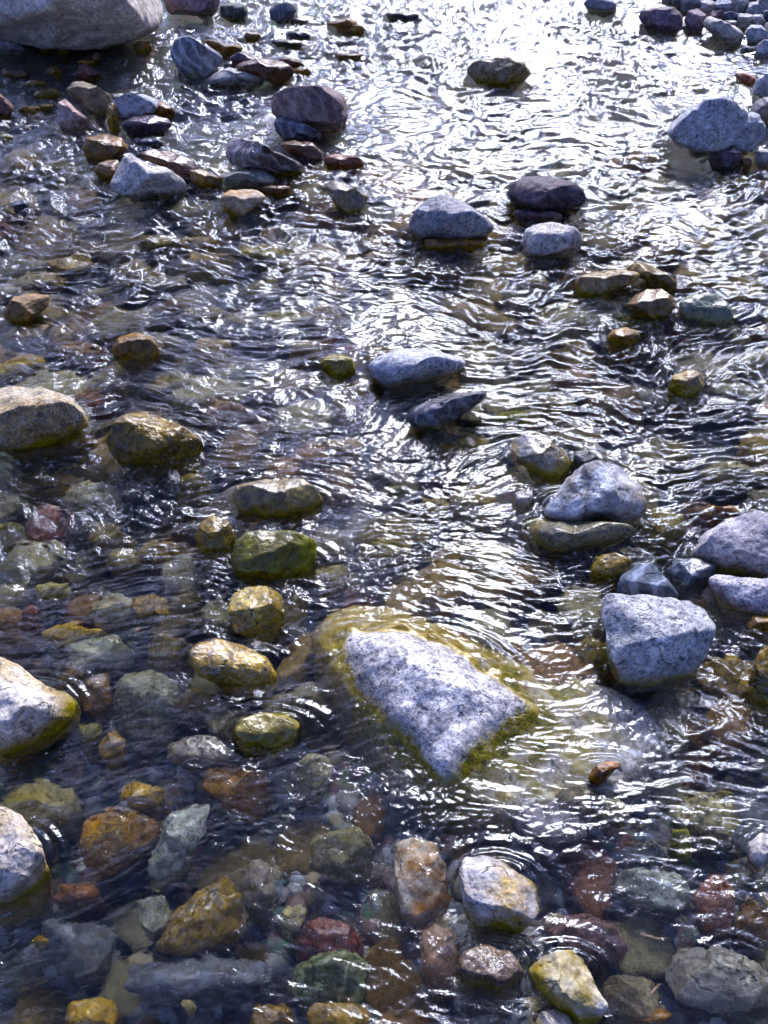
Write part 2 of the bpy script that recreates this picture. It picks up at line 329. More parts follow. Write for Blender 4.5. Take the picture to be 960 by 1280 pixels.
def add_rock(kind, style, rise, spec, label, seed, base=None, group=None):
    if spec.startswith('P'):
        P = np.array([[float(t) for t in q.split(',')] for q in spec[1:].split()])
        cx, cy = (P.min(0) + P.max(0)) / 2 * .5 + P.mean(0) * .5
    else:
        rg = np.random.default_rng(seed + 500)
        cx, cy, w_, h_, rot = [float(t) for t in spec.split()]
        n = rg.integers(7, 11); a = np.sort(np.linspace(0, 2 * math.pi, n, endpoint=False) + rg.uniform(-.25, .25, n))
        k = rg.uniform(.86, 1.12, n); sn, cs = np.sin(a), np.cos(a)
        fx = np.sign(cs) * np.abs(cs) ** .85 * w_ / 2 * k; fy = np.sign(sn) * np.abs(sn) ** .85 * h_ / 2 * k
        c, s = math.cos(R(rot)), math.sin(R(rot))
        P = np.stack([cx + fx * c - fy * s, cy + fx * s + fy * c], 1)
    wpx = np.ptp(P[:, 0]); hpx = np.ptp(P[:, 1])
    u, v, w = frame(cx, cy)
    dep = math.asin(-ray(cx, cy)[2]); cd, sd = math.cos(dep), math.sin(dep)
    dist = CAM_H / sd
    W_, H_ = wpx * dist / FPX, hpx * dist / FPX
    T = .5 * (sd * .72 * min(W_, H_ * 1.2) + (1 - sd) * .95 * W_)
    if base is not None: zc = base + cd * H_ / 2
    elif rise >= 0: zc = cd * H_ / 2 * rise * (.80 if rise > .6 else 1)
    else: zc = rise - math.hypot(cd * H_ / 2, sd * T * .75)
    if base is None and zc < -.15: zc = max(zc, -.16)
    Cc = at(cx, cy, zc)
    pl = []
    dist2 = np.linalg.norm(Cc - C0)
    off = Cc - C0; dd = -w
    scl = (dist2 / (off @ dd)) * (1.0)
    for x, y in P:
        d = ray(x, y); t = (dist2) / (d @ dd); p = d * t - dd * dist2
        pl.append((p @ u, p @ v))
    sub = 6 if wpx * hpx > 9000 else 5 if wpx * hpx > 1100 else 4
    th_r = lambda th: radial(pl, th)
    Wp, F, size = rock_shape(th_r, T, (u, v, w), sub, seed, rise >= 0, .05, EXTRA.get(style, ()))
    g = float(ground_h(Cc[0], Cc[1])) - .015
    lo = Wp[:, 2].min(); z0 = -.25 * abs(lo)
    if base is None and Cc[2] > 0: z0 = min(z0, -Cc[2])
    if lo - z0 > -.01: z0 = lo * .6
    need = (g - Cc[2]) - z0
    if lo - z0 < 0:
        k = max(1, need / (lo - z0)); k = min(k, 9)
        below = Wp[:, 2] < z0
        Wp[below, 2] = z0 + (Wp[below, 2] - z0) * k
    oz = Wp[:, 2].min()
    Wp[:, 2] -= oz
    me = mesh_from(kind, Wp, F, rock_mat(style))
    o = bpy.data.objects.new(kind, me); o.location = (Cc[0], Cc[1], Cc[2] + oz); col.objects.link(o)
    tag(o, label, kind.replace('_', ' '), group)
    top = Cc[2] + oz + Wp[:, 2].max()
    rad = .5 * W_
    OCC.append((Cc[0], Cc[1], rad, .5 * (H_ / max(sd, .3)), top))
    if top > -.012 and base is None:
        # waterline footprint
        zz = Wp[:, 2] + Cc[2] + oz; s = np.abs(zz) < max(.02, .08 * H_)
        if s.sum() > 4:
            q = Wp[s, :2] + Cc[:2]; c = q.mean(0); EMERGED.append((c[0], c[1], np.ptp(q[:, 0]) / 2, np.ptp(q[:, 1]) / 2, min(1, max(.25, (top + .03) / .06))))
    return o
# px coordinates of the 960x1280 photograph.  Each row: kind | style | rise | shape | label
# shape: "cx cy w h rot" or "P x,y x,y ...".  rise > 0: stands out of the water; rise < 0: metres of water over its top
ROCKS = '''
boulder|paleboulder|.8|P -70,44 -60,-30 40,-60 150,-60 198,-30 204,5 202,30 178,48 130,60 60,59 0,53|huge pale smooth boulder with mossy foot beside the gravel margin
cobble|grey|.9|12 57 44 19 5|small smooth grey cobble at the foot of the huge pale boulder
cobble|olive|.3|78 61 20 10 0|olive green cobble half sunk below the middle of the huge boulder
cobble|brown|.5|56 60 16 9 0|brown cobble in the gravel strip under the huge boulder
cobble|ochrebrown|.3|178 58 26 14 0|olive brown cobble under the far corner of the huge boulder
rock|violet|.9|P 200,-8 276,-8 274,14 262,19 240,20 210,18|long dark violet rock with tan end touching the huge boulder
rock|darkgreen|.9|P 275,6 285,3 308,5 310,16 306,24 288,24 276,22|dark green square block beside the long violet rock
cobble|slate|.9|P 336,14 345,5 356,2 367,6 371,15 366,23 352,27 339,25|round blue black cobble alone in bright white water
cobble|violet|.4|374 26 24 8 0|small flat violet cobble touching the round blue black cobble
rock|stripe|1.0|P 213,62 221,46 236,43 252,54 270,64 279,72 275,84 250,90 222,86 215,74|striped blue grey wedge rock with pale slanting side
rock|ochrebrownw|.8|P 254,52 262,48 285,56 300,55 305,60 298,68 285,70 268,62|low ochre brown rock behind the striped wedge rock
cobble|ochrebrownw|.7|316 45 24 11 0|small golden brown cobble behind the flat mossy slab
slab|darkgreenw|.6|358 54 46 9 4|thin flat mossy slab awash in white water
rock|slatew|.6|374 44 32 10 6|low jagged black rock beyond the flat mossy slab
rock|ochrebrownw|.7|P 404,30 418,25 438,22 447,28 445,36 430,39 415,33|jagged olive rock awash beside a small golden cobble
cobble|ochrew|.7|446 37 20 13 0|small golden cobble touching the jagged olive rock
cobble|brownw|.25|437 70 40 8 0|thin brown cobble barely breaking the bright water
slab|palegrey|.5|P 254,102 268,92 286,84 305,87 330,92 337,98 320,106 285,109 258,108|wide low pale grey slab with water lapping round it
rock|brownw|.8|P 291,84 300,78 328,72 352,76 366,84 369,93 358,102 343,104 325,97 305,92|long humped wet brown rock beside the pale grey slab
rock|violetw|.8|P 286,72 296,66 306,64 318,72 330,80 312,82 292,80|small pointed violet brown rock behind the humped wet brown rock
rock|brownw|.6|P 346,74 360,71 378,78 382,82 370,86 356,80|thin sharp brown rock behind the humped wet brown rock
cobble|ochrew|.1|378 90 24 9 8|yellowish cobble awash at the end of the humped brown rock
boulder|violetbrown|1.05|P 339,128 346,116 362,108 388,105 412,109 430,118 437,132 434,146 424,156 402,161 372,157 350,150 341,141|big rounded violet brown boulder standing in bright water
rock|stripedark|.9|P 342,152 348,144 365,147 390,158 402,167 399,176 378,178 356,175 344,165|striped dark slate wedge leaning on the rounded violet brown boulder
rock|brownw|.7|P 350,178 368,175 390,178 403,190 404,200 388,202 366,194 352,186|dark wet brown rock below the striped slate wedge
rock|marble|.85|P 281,188 287,176 300,172 322,177 345,190 372,202 383,210 374,218 350,222 322,214 296,208 283,202|long dark rock with white marbled end and ochre tip
rock|greengrey|.8|P 280,222 288,213 308,211 330,213 344,222 343,232 320,235 292,234 282,230|grey green speckled rock in front of the marbled rock
rock|redbrownw|.35|430 203 50 22 8|rusty red brown rock awash beside the marbled rock
rock|ochregrey|.5|P 404,232 415,225 435,230 452,240 462,246 452,262 435,268 418,255|ochre and grey rock with water sliding down its side
rock|ochrepale|.95|P 275,246 284,238 305,236 322,238 333,246 322,258 302,270 288,273 279,262|pale topped ochre rock with a dimple in its flat top
boulder|whitegran|.95|P 138,232 144,212 152,199 163,190 172,196 190,206 214,212 232,228 231,243 208,248 172,248 146,243|flat sloping whitish granite block with pointed back corner
rock|brownw|.7|P 172,192 190,187 215,190 240,200 250,212 246,228 225,226 205,210 180,200|dark wet brown rock behind the flat whitish granite block
rock|ochrebrownw|.7|P 236,214 250,210 262,216 278,222 276,232 255,234 240,228|wet rusty rock between whitish granite block and grey green rock
rock|ochrebrownw|.7|P 102,184 110,170 130,167 152,172 162,184 150,198 125,206 108,202|round wet brown rock behind the flat whitish granite block
rock|ochrebrownw|.5|135 212 36 24 -20|ochre wet rock tucked beside the pointed corner of whitish block
boulder|bluegran|.95|P 138,133 144,121 160,116 180,118 196,123 206,134 196,144 176,150 155,151 142,145|bluish white oval rock resting on a dark slab
rock|rust|.9|P 192,126 204,126 218,138 220,144 202,148 192,142|rust coloured angular rock against the bluish white oval rock
rock|violetdark|.6|P 150,156 165,146 190,144 210,148 216,156 205,166 180,169 158,166|dark violet slab beneath the bluish white oval rock
rock|olivebrown|.9|P 82,112 90,102 104,101 122,108 138,118 143,132 135,146 120,145 102,135 88,124|olive brown tilted rock behind the bluish white oval rock
rock|ochrew|.8|P 134,130 142,128 148,140 150,160 138,163 133,150|narrow golden wet rock under the edge of bluish white oval rock
rock|pinkwhite|1.0|P 71,152 73,128 80,122 96,136 112,149 108,156 90,158 76,157|small pointed pinkish white rock in front of the olive brown rock
rock|redbrown|.8|P -14,122 0,117 12,126 19,136 12,146 -14,148|reddish brown rock cut by the picture edge near pale pebble
cobble|ochrew|.2|38 137 30 10 0|wet ochre cobble awash beside the reddish brown rock
cobble|ochrew|.2|58 134 20 9 0|tan cobble awash between wet ochre cobble and pinkish white rock
rock|red|.8|P 94,94 98,82 106,79 116,86 128,94 120,98 104,98|small wedge shaped red stone in the shallows
cobble|ochrebrownw|.5|68 90 20 14 30|small golden brown cobble near the wedge shaped red stone
cobble|ochre|.5|108 78 24 7 0|flat tan cobble just behind the wedge shaped red stone
cobble|brown|.5|121 72 12 16 0|brown upright cobble behind the wedge shaped red stone
pebble|whitegran|.6|4 160 18 12 0|pale cream pebble near the reddish brown rock
pebble|olivew|.2|6 172 22 9 0|olive pebble just below the pale cream pebble
rock|slatew|.6|26 257 24 13 0|small black rock in frothing white water
rock|ochrew|-.02|245 300 56 20 5|submerged golden rock in front of the frothing white water
rock|oliveyellow|-.005|330 313 74 28 5|rounded greenish yellow rock just under the water
cobble|brownw|-.01|360 243 34 13 10|brown cobble awash beside pale topped ochre rock
slab|blackw|.6|505 20 46 11 3|thin black slab awash at the far end of the stream
boulder|goldtop|.6|P 582,90 590,78 610,73 636,70 655,78 665,92 656,101 636,106 612,105 592,99|low golden boulder with shiny grey top alone in white water
rock|olivegrey|-.005|532 80 44 14 5|olive grey rock just awash in the bright white water
cobble|grey|.9|P 729,4 740,-6 758,-8 770,4 772,14 755,17 735,14|grey brown cobble at the far edge of the bright water
boulder|violet|1.0|P 797,22 803,12 820,8 842,9 853,18 854,30 846,38 828,37 806,32|violet brown oval boulder at the water's edge by cobble bank
boulder|violet|1.0|P 855,26 860,14 872,10 882,18 884,28 874,38 862,38|smaller violet boulder between oval violet boulder and pale long stone
boulder|whitegran|1.0|P 878,28 884,20 896,22 922,34 930,42 928,50 915,52 895,44 882,38|long pale granite stone lying along the cobble bank edge
cobble|bluegran|1.0|P 930,40 938,31 952,31 960,40 960,50 950,56 936,52|rounded pale bluish cobble at the end of the long pale stone
cobble|bluegran|.9|958 60 26 24 0|blue grey cobble in the water under the bank cobbles
slab|palegrey|.4|938 61 28 8 -3|thin pale grey slab in shallow water below the bank
rock|pinkrust|.8|P 918,92 930,90 942,94 948,102 938,106 924,102|pinkish rust rock alone in dark shallow water
boulder|bluegran|1.05|P 835,162 843,148 862,134 882,123 903,119 922,127 938,142 935,160 915,180 900,192 872,190 848,180 838,172|large blue white granite boulder with sloping flat face
boulder|bluegran|1.0|P 905,172 918,156 938,138 950,142 958,160 955,178 940,190 915,190|speckled granite boulder leaning on the large blue white one
rock|violetdark|.7|P 884,200 892,186 912,181 925,186 933,200 925,210 902,211|dark violet rock at the foot of the leaning granite boulders
rock|bluegran|1.0|P 940,116 944,100 960,92 985,95 985,125 955,126|blue grey rock above the dark rock at the picture edge
rock|grey|1.0|P 936,140 944,126 960,120 985,125 985,155 955,154|grey rock below the blue grey rock at the picture edge
cobble|whitegran|.9|956 196 26 24 10|white cobble beside the leaning speckled granite boulder
cobble|brown|.7|934 203 14 20 10|small brown cobble between white cobble and dark violet rock
rock|oliveyellow|-.01|853 106 44 34 -20|mossy yellow patch of submerged stone by the far shallows
rock|palegrey|-.002|829 113 24 14 0|pale cobble awash next to the mossy yellow stone
rock|oliveyellow|-.02|913 226 56 26 0|submerged olive stone below the leaning granite boulders
boulder|blackviolet|.95|P 632,244 640,228 660,220 685,219 715,227 731,238 732,252 724,263 700,265 668,262 642,256|broad black violet boulder beside smaller white granite rock
slab|violetdarkw|.3|P 640,264 660,260 690,264 706,270 700,277 670,278 645,274|dark violet slab awash between black boulder and white granite
boulder|whitegran|.9|P 652,304 655,288 670,279 695,278 718,284 729,298 726,312 704,321 672,321 656,316|loaf shaped white granite rock in front of the black boulder
boulder|speckgrey|1.0|P 508,290 515,270 530,252 550,243 568,246 592,260 612,274 619,286 606,298 575,300 545,301 520,303|grey speckled peaked boulder with brown wet foot
rock|ochrebrownw|.0|565 306 80 22 -3|brown stone awash under the grey speckled peaked boulder
rock|greengrey|-.015|633 162 56 16 -5|submerged smooth grey stone near the golden boulder
rock|palegrey|-.01|810 163 54 18 -8|smooth grey hump under fast water near blue white boulder
cobble|ochrebrownw|-.01|632 189 30 12 0|brown cobble just awash in midstream
rock|ochrebrown|.5|P 4,392 16,371 36,366 62,369 62,383 34,402 12,404|orange brown rock near the picture edge in rippling shallows
rock|palegrey|-.01|10 365 50 34 0|pale submerged rock behind the orange brown rock
rock|ochrebrownw|.3|P 138,436 150,420 172,414 190,422 202,440 188,454 160,452 145,446|golden brown pointed rock alone in fast water
boulder|ochrew|-.02|22 462 78 44 -5|broad submerged golden rock behind the speckled ochre boulder
boulder|ochregran|.85|P -30,515 -10,486 15,480 50,485 92,497 112,516 110,540 88,552 50,560 10,562 -30,550|large speckled granite boulder stained ochre round its edge
boulder|olivebrownw|.7|P 131,552 138,530 155,517 178,513 205,521 235,534 256,554 250,574 228,586 195,588 158,582 138,568|big wet olive brown boulder beside the ochre stained granite one
boulder|palesub|-.015|P 76,622 85,600 110,592 145,602 168,620 165,645 135,655 95,650|round pale yellowish speckled boulder wholly under water
rock|oliveyellow|.2|P 398,455 408,445 425,442 442,448 446,462 432,472 414,466|small mossy yellow rock beside the long blue granite
slab|olivegrey|-.012|358 397 92 20 -3|long olive slab just under the ripples in midstream
rock|palegrey|-.02|366 345 52 22 0|pale grey submerged rock beyond the long olive slab
boulder|goldwet|.4|P 288,622 298,606 320,600 345,596 375,598 398,610 405,628 396,642 365,646 330,646 300,640|wet gold and grey boulder with water sheeting over it
rock|olivebrownw|-.01|243 612 42 56 0|olive brown upright rock beside the wet gold and grey boulder
rock|pinksub|-.02|285 518 74 56 20|pinkish submerged rock beneath ring shaped ripples
rock|redbrown|-.03|118 498 56 30 10|dark red brown submerged rock between two large wet boulders
boulder|goldtop|.7|P 718,354 724,344 745,339 775,336 801,341 797,352 775,362 750,374 732,374 722,366|pale topped golden rock with flat slanting face
rock|olivebrownw|.6|P 780,338 795,325 815,332 838,345 850,355 842,364 820,356 795,346|dark wet rock behind pale topped golden rock
rock|browngold|.9|P 781,382 792,370 808,361 828,361 842,372 846,384 834,396 812,400 792,392|brown golden rock with flat grey top
rock|greensub|.1|P 848,378 862,366 890,366 912,380 918,400 900,410 868,408 850,396|smooth grey green rock with water pouring over it
rock|ochrebrown|.8|P 757,422 766,412 782,409 797,413 801,424 788,433 768,432|small golden brown rock with curling wave around its foot
boulder|bluegran|.6|P 460,456 474,444 500,436 530,435 562,442 586,452 576,463 550,472 520,482 490,484 468,474|long low blue speckled granite with brown far tip
boulder|slateorange|.9|P 506,523 520,508 542,499 570,491 605,488 610,495 592,510 570,524 548,538 525,532|dark pointed slate with orange tip
rock|moss|-.002|636 526 52 32 -10|bright green mossy rock just under water beside the slate
rock|ochregrey|-.01|580 558 66 44 -15|ochre grey submerged rock below the dark pointed slate
boulder|goldring|.4|P 638,562 642,547 655,541 682,546 706,562 714,580 704,598 680,602 656,584|golden rimmed rock with blue grey centre awash
rock|black|.7|P 713,585 718,568 735,562 748,570 748,584 730,592|small black block wedged behind the bluish angular boulder
boulder|bluefacet|1.0|P 679,642 690,620 708,598 730,580 750,573 778,584 800,604 812,632 806,650 780,656 735,656 700,655|bluish angular boulder with brown streaked far side
slab|olivegrey|.15|P 646,664 660,648 700,648 760,652 796,656 790,672 760,684 710,694 670,690 652,680|broad olive grey slab under the bluish angular boulder
cobble|whitegran|.2|655 624 26 24 0|small pale cobble beside the bluish angular boulder
rock|goldtop|.35|P 834,485 842,468 860,461 878,466 882,482 868,496 846,497|pale and olive rock in fast water below the grey green rock
rock|greengrey|-.01|925 492 76 40 15|smooth greenish submerged rock near the picture edge
rock|palesub|-.02|912 590 90 36 0|pale submerged rock above the large domed granite boulder
rock|ochrepalesub|-.012|544 634 42 32 0|small cream speckled submerged rock near midstream
rock|olivegrey|-.015|500 618 46 36 10|olive submerged rock beside the small cream speckled rock
boulder|greenrock|.5|P 289,700 292,680 305,666 335,662 372,664 394,674 397,696 388,716 350,727 310,726 293,716|green brown boulder with a glassy ripple across its top
rock|olivebrownw|.35|P 244,676 250,652 266,643 286,650 294,672 286,690 262,696|rounded golden brown rock beside the green brown boulder
boulder|ochrestone|.25|P 284,765 290,742 308,732 335,732 354,745 357,775 345,795 315,800 292,788|speckled yellow boulder in front of the green brown boulder
rock|olivebrown|-.02|367 770 36 64 10|brown upright submerged rock beside the speckled yellow boulder
rock|olivebrown|-.02|412 724 56 44 -20|brown submerged rock behind the great white granite boulder
boulder|leftgran|.75|P -50,850 -30,825 0,820 25,832 55,855 85,866 100,880 99,900 70,915 40,932 0,948 -50,935|large half white boulder with wet ochre side cut by picture edge
boulder|cutgran|.9|P -60,1060 -45,1020 -15,1005 10,1010 35,1025 52,1055 62,1090 55,1118 25,1134 -10,1138 -50,1110|tall rounded cream boulder with ochre cap at the picture edge
slab|ochreclear|-.01|P 50,790 65,779 90,777 115,784 138,788 128,798 100,807 65,810|leaf shaped golden slab under clear water
rock|yellowgrey|-.02|65 738 50 28 0|small mustard yellow submerged stone above the leaf shaped slab
rock|red|-.03|38 772 28 36 10|small crimson submerged stone beside the leaf shaped slab
rock|greensub|-.02|122 818 96 52 -5|grey green submerged slab below the leaf shaped slab
rock|palesub|-.025|140 764 54 44 0|tan submerged rock beside the leaf shaped golden slab
boulder|ochreclear2|.06|P 234,818 245,805 270,798 305,806 335,822 355,845 345,862 315,868 280,860 248,846|ochre and cream boulder just breaking the surface among ripples
boulder|greengrey|-.03|P 138,870 150,838 185,832 222,850 228,890 215,935 175,948 145,915|big grey green boulder lying under clear water
rock|brown|-.03|122 868 38 62 0|narrow brown submerged rock beside the big grey green boulder
rock|yellowgreen|.03|P 288,915 300,898 330,890 360,892 376,905 368,925 340,940 305,940|yellow green boulder with cracked top just awash
rock|ochre|-.03|140 932 34 38 20|small orange submerged stone near the half white boulder
rock|olive|-.03|112 916 32 34 0|small moss green submerged stone beside the half white boulder
rock|browngrey|-.03|248 940 90 48 0|grey brown submerged rock below the ochre and cream boulder
rock|palesub|-.025|393 962 44 56 20|pale tan submerged stone below the yellow green boulder
rock|red|-.03|62 655 56 60 30|dark reddish submerged rock with ochre streak
rock|olive|-.02|14 672 60 56 20|mustard submerged rock at the picture edge beside the reddish one
boulder|olivegrey|-.02|P -10,1010 10,982 50,975 95,990 112,1015 100,1040 60,1045 15,1040|olive grey submerged boulder behind the tall rounded cream boulder
rock|ochre|-.03|178 994 60 38 10|orange brown submerged stone behind the reddish brown boulder
boulder|rustsub|-.02|P 95,1055 105,1025 135,1010 175,1012 206,1030 200,1060 170,1082 130,1095 105,1080|reddish brown submerged boulder beside the pale angular slab
slab|palegreensub|-.02|P 183,1092 196,1055 212,1012 240,1002 262,1005 255,1042 235,1082 205,1102|pale grey green angular slab under clear water
boulder|ochresub|-.02|P 194,1188 215,1142 245,1112 280,1094 302,1120 301,1165 285,1186 240,1198|large ochre brown triangular submerged boulder
rock|greengrey|-.04|195 1145 48 66 -10|grey green submerged rock beside the ochre triangular boulder
boulder|crimson|-.02|P 366,1180 378,1158 400,1143 432,1150 455,1175 452,1205 420,1212 385,1205|crimson submerged rock partly under a greenish one
boulder|greenstripe|-.03|P 358,1240 368,1208 395,1190 430,1178 458,1200 455,1250 420,1275 380,1268|dark green streaked submerged rock below the crimson rock
rock|rust|-.04|296 985 96 70 15|large dull rust submerged rock near the yellow green boulder
rock|browngrey|-.04|322 1112 48 76 0|brown grey submerged rock beside the ochre triangular boulder
rock|palesub|-.03|366 1148 36 40 30|small pale pointed submerged stone behind the crimson rock
boulder|olivegrey|-.03|430 1066 86 76 0|olive speckled submerged boulder between pale and white quartz stones
rock|ochre|-.03|114 1268 66 44 0|ochre submerged rock at the bottom picture edge below dark rocks
rock|ochre|-.03|420 1270 86 40 0|golden submerged rock at the bottom edge below the green streaked rock
rock|brown|-.03|340 1272 64 40 0|brown submerged rock at the bottom edge beside the golden one
pebble|cream|-.04|236 1259 22 16 30|tiny cream leaf shaped pebble on a dark submerged slab
pebble|ochre|-.04|50 1176 24 18 0|tiny orange pebble lying among dark submerged rocks
slab|darkslate|-.05|P 150,1235 165,1205 240,1195 330,1200 345,1225 300,1250 200,1255|long dark grey submerged slab under the ochre triangular boulder
rock|redbrown|-.04|94 1118 66 30 0|flat red brown submerged stone beside the tall cream boulder
rock|darkslate|-.05|95 1185 100 80 10|dark submerged rock below the tall rounded cream boulder
boulder|quartz|-.012|P 492,1090 496,1050 515,1045 545,1050 558,1085 560,1130 545,1160 520,1168 500,1140|white quartz boulder with orange stains under clear water
rock|pinksub|-.025|550 1198 56 100 5|pinkish brown submerged rock below the white quartz boulder
boulder|goldblock|.55|P 574,1092 580,1072 605,1068 630,1074 652,1092 672,1108 676,1140 655,1166 620,1174 592,1168 580,1140|grey block with gold and moss streaks beside the quartz boulder
boulder|brownblue|.1|P 568,1210 580,1188 610,1180 640,1190 656,1215 648,1238 615,1244 582,1236|dark wet brown rock in front of the grey and gold block
boulder|longwhite|.75|P 659,1212 670,1200 692,1190 712,1188 728,1198 745,1230 762,1258 755,1276 728,1286 700,1262 672,1236|long white and olive stone pointing to the bottom edge
cobble|whitegran|.7|P 668,1280 675,1266 692,1261 710,1268 717,1285 700,1305 675,1300|whitish cobble at the bottom edge beside the long white stone
boulder|violetbrownsub|-.025|P 680,1165 700,1145 735,1140 770,1155 786,1185 770,1205 725,1205 695,1190|dull violet brown boulder under water behind the long white stone
slab|browngrey|-.03|790 1250 96 60 10|flat brown grey submerged slab beside the long white stone
rock|palegreensub|-.02|815 1112 110 52 5|pale speckled submerged rock beside the brick coloured rock
rock|brick|-.03|896 1130 54 82 5|brick coloured submerged rock with dark rust spots
boulder|palegrey|-.03|P 828,1215 845,1188 890,1180 945,1195 975,1225 965,1258 900,1268 845,1248|large grey speckled submerged boulder below the brick coloured rock
boulder|palesub|-.015|P 836,1015 850,992 885,985 920,1000 928,1035 905,1062 870,1065 845,1045|pale speckled submerged boulder with moss tuft beside it
boulder|violetgrey|-.012|P 636,1030 650,1005 690,1000 728,1018 736,1045 700,1058 655,1052|smooth violet grey boulder under sliding water below the white granite
rock|whitegran|.1|955 1064 40 44 0|white rock just breaking the surface at the picture edge
rock|rustleaf|.8|P 732,975 740,961 755,952 772,951 777,957 762,968 745,979|small bright rust stone sitting on the great boulder's shallow flank
rock|darkslate|-.015|808 1068 56 40 0|dark blue smooth rock under water beside the pale mossy boulder
rock|moss|-.01|852 1052 28 46 0|moss green stone against the pale speckled submerged boulder
rock|oliveyellow|-.015|906 998 26 30 0|small mossy gold stone above the pale speckled submerged boulder
boulder|keygrey|.95|P 750,752 758,741 785,741 830,745 866,751 886,764 894,785 884,818 868,845 845,856 800,858 776,852 762,822 752,785|neat rounded grey granite block with flat bright top and brown foot
boulder|slateblue|.85|P 770,745 776,720 795,705 815,703 832,722 848,742 840,756 800,756|dark blue slate rock tucked behind the neat grey granite block
boulder|domegran|.9|P 866,690 880,665 908,648 945,640 985,642 990,715 940,722 900,716 875,706|large domed pale violet granite boulder with ochre waterline
boulder|speckslab|.95|P 884,722 895,718 930,722 985,722 985,768 935,770 905,764 892,745|long speckled violet white block below the domed granite boulder
rock|darkslate|.3|P 830,715 845,698 875,698 896,708 890,730 860,738 838,730|dark glossy blue rock beside the domed granite boulder
rock|olivebrownw|.1|P 733,712 745,695 770,690 790,700 788,725 760,732 740,728|wet brown rock beside the dark blue slate rock
rock|olivebrownw|-.01|740 822 46 60 10|brown wet stone against the side of neat grey granite block
boulder|ochresub|-.01|P 862,860 880,825 915,812 950,825 960,860 940,885 895,890|mottled ochre submerged boulder beside the neat grey granite block
boulder|olivebrownw|.6|P 935,850 948,815 965,803 990,810 990,890 955,892 940,880|gold brown boulder rising at the picture edge below speckled block
cobble|ochrebrownw|.5|950 780 36 22 0|brown cobble under the long speckled violet white block
rock|redbrown|-.01|895 640 80 28 0|rusty red submerged rock behind the domed granite boulder
rock|mosssub|-.015|830 660 56 66 10|golden mossy submerged rock beside the bluish angular boulder
rock|browngrey|-.02|725 1000 80 40 10|grey rock under rippling water below the small rust stone
rock|palesub|-.03|760 1010 60 34 0|pale submerged stone in the ripples near the small rust stone
rock|olivebrown|-.02|50 350 80 34 0|olive brown rock under water behind the orange brown rock
rock|browngrey|-.02|200 350 70 24 0|grey brown rock under choppy water in the upper shallows
rock|olivebrown|-.02|255 392 56 26 0|brown rock under choppy water beside the long olive slab
rock|pinksub|-.03|720 470 60 30 0|dull pink rock glimpsed under midstream ripples
rock|redbrown|-.02|845 400 30 34 30|dark maroon stone tucked beside the grey green poured over rock
rock|rust|-.03|815 1270 60 20 -5|rusty orange stone at the bottom edge below the flat brown grey stone
rock|brown|-.03|940 1150 44 60 0|dark brown submerged rock at the picture edge beside the brick coloured one
rock|olivebrownw|.3|212 196 30 16 10|small wet olive rock between dark slab and marbled rock
rock|brownw|.4|262 228 26 14 0|small dark wet cobble touching the rusty rock near the whitish block
rock|brownw|.15|345 238 40 14 -5|dark wet rock awash below the grey green speckled rock
rock|ochrebrownw|.1|362 205 30 12 10|ochre wet stone under the tip of the marbled rock
rock|slatew|.3|190 178 34 12 0|thin wet slate under the dark violet slab
rock|olivebrownw|.1|60 118 40 14 0|olive brown stone awash behind the pinkish white rock
rock|brownw|.1|20 92 40 14 0|brown wet stone awash in the shallows near the gravel strip
rock|ochrebrownw|.15|45 105 26 10 0|small ochre stone awash in the shallows near the gravel strip
rock|grey|.5|36 52 22 12 0|small grey stone in the gravel strip beside smooth grey cobble
rock|slatew|.4|100 57 26 9 0|dark wet stone under the middle of the huge boulder
rock|brownw|-.005|470 320 60 18 -10|brown stone glimpsed under midstream waves below the speckled peaked boulder
rock|olivebrownw|-.01|200 300 60 20 5|olive brown stone under the riffle beside the submerged golden rock
rock|ochresub|-.02|90 330 70 28 0|ochre stone under choppy water above the orange brown rock
rock|ochresub|-.02|40 415 70 30 0|ochre stone under water just below the orange brown rock
rock|rustsub|-.02|100 440 60 30 15|rusty stone under water between orange brown and golden pointed rocks
rock|olivebrown|-.02|215 480 70 34 0|olive brown stone under fast water behind the big wet boulder
rock|ochresub|-.02|430 560 60 36 0|ochre stone under ripples beyond the wet gold and grey boulder
rock|olivebrown|-.02|480 690 70 40 0|olive brown stone under ripples beyond the great white granite boulder
rock|ochresub|-.02|200 690 60 40 0|ochre stone under sparkling riffle beside the rounded golden brown boulder
rock|olivebrown|-.02|160 700 56 36 0|olive brown stone under sparkling riffle near the tan submerged rock
rock|ochresub|-.02|190 760 50 36 0|ochre stone under ripples beside the tan submerged rock
rock|mosssub|-.02|790 400 60 26 0|golden mossy stone under water below the flat topped brown golden rock
'''
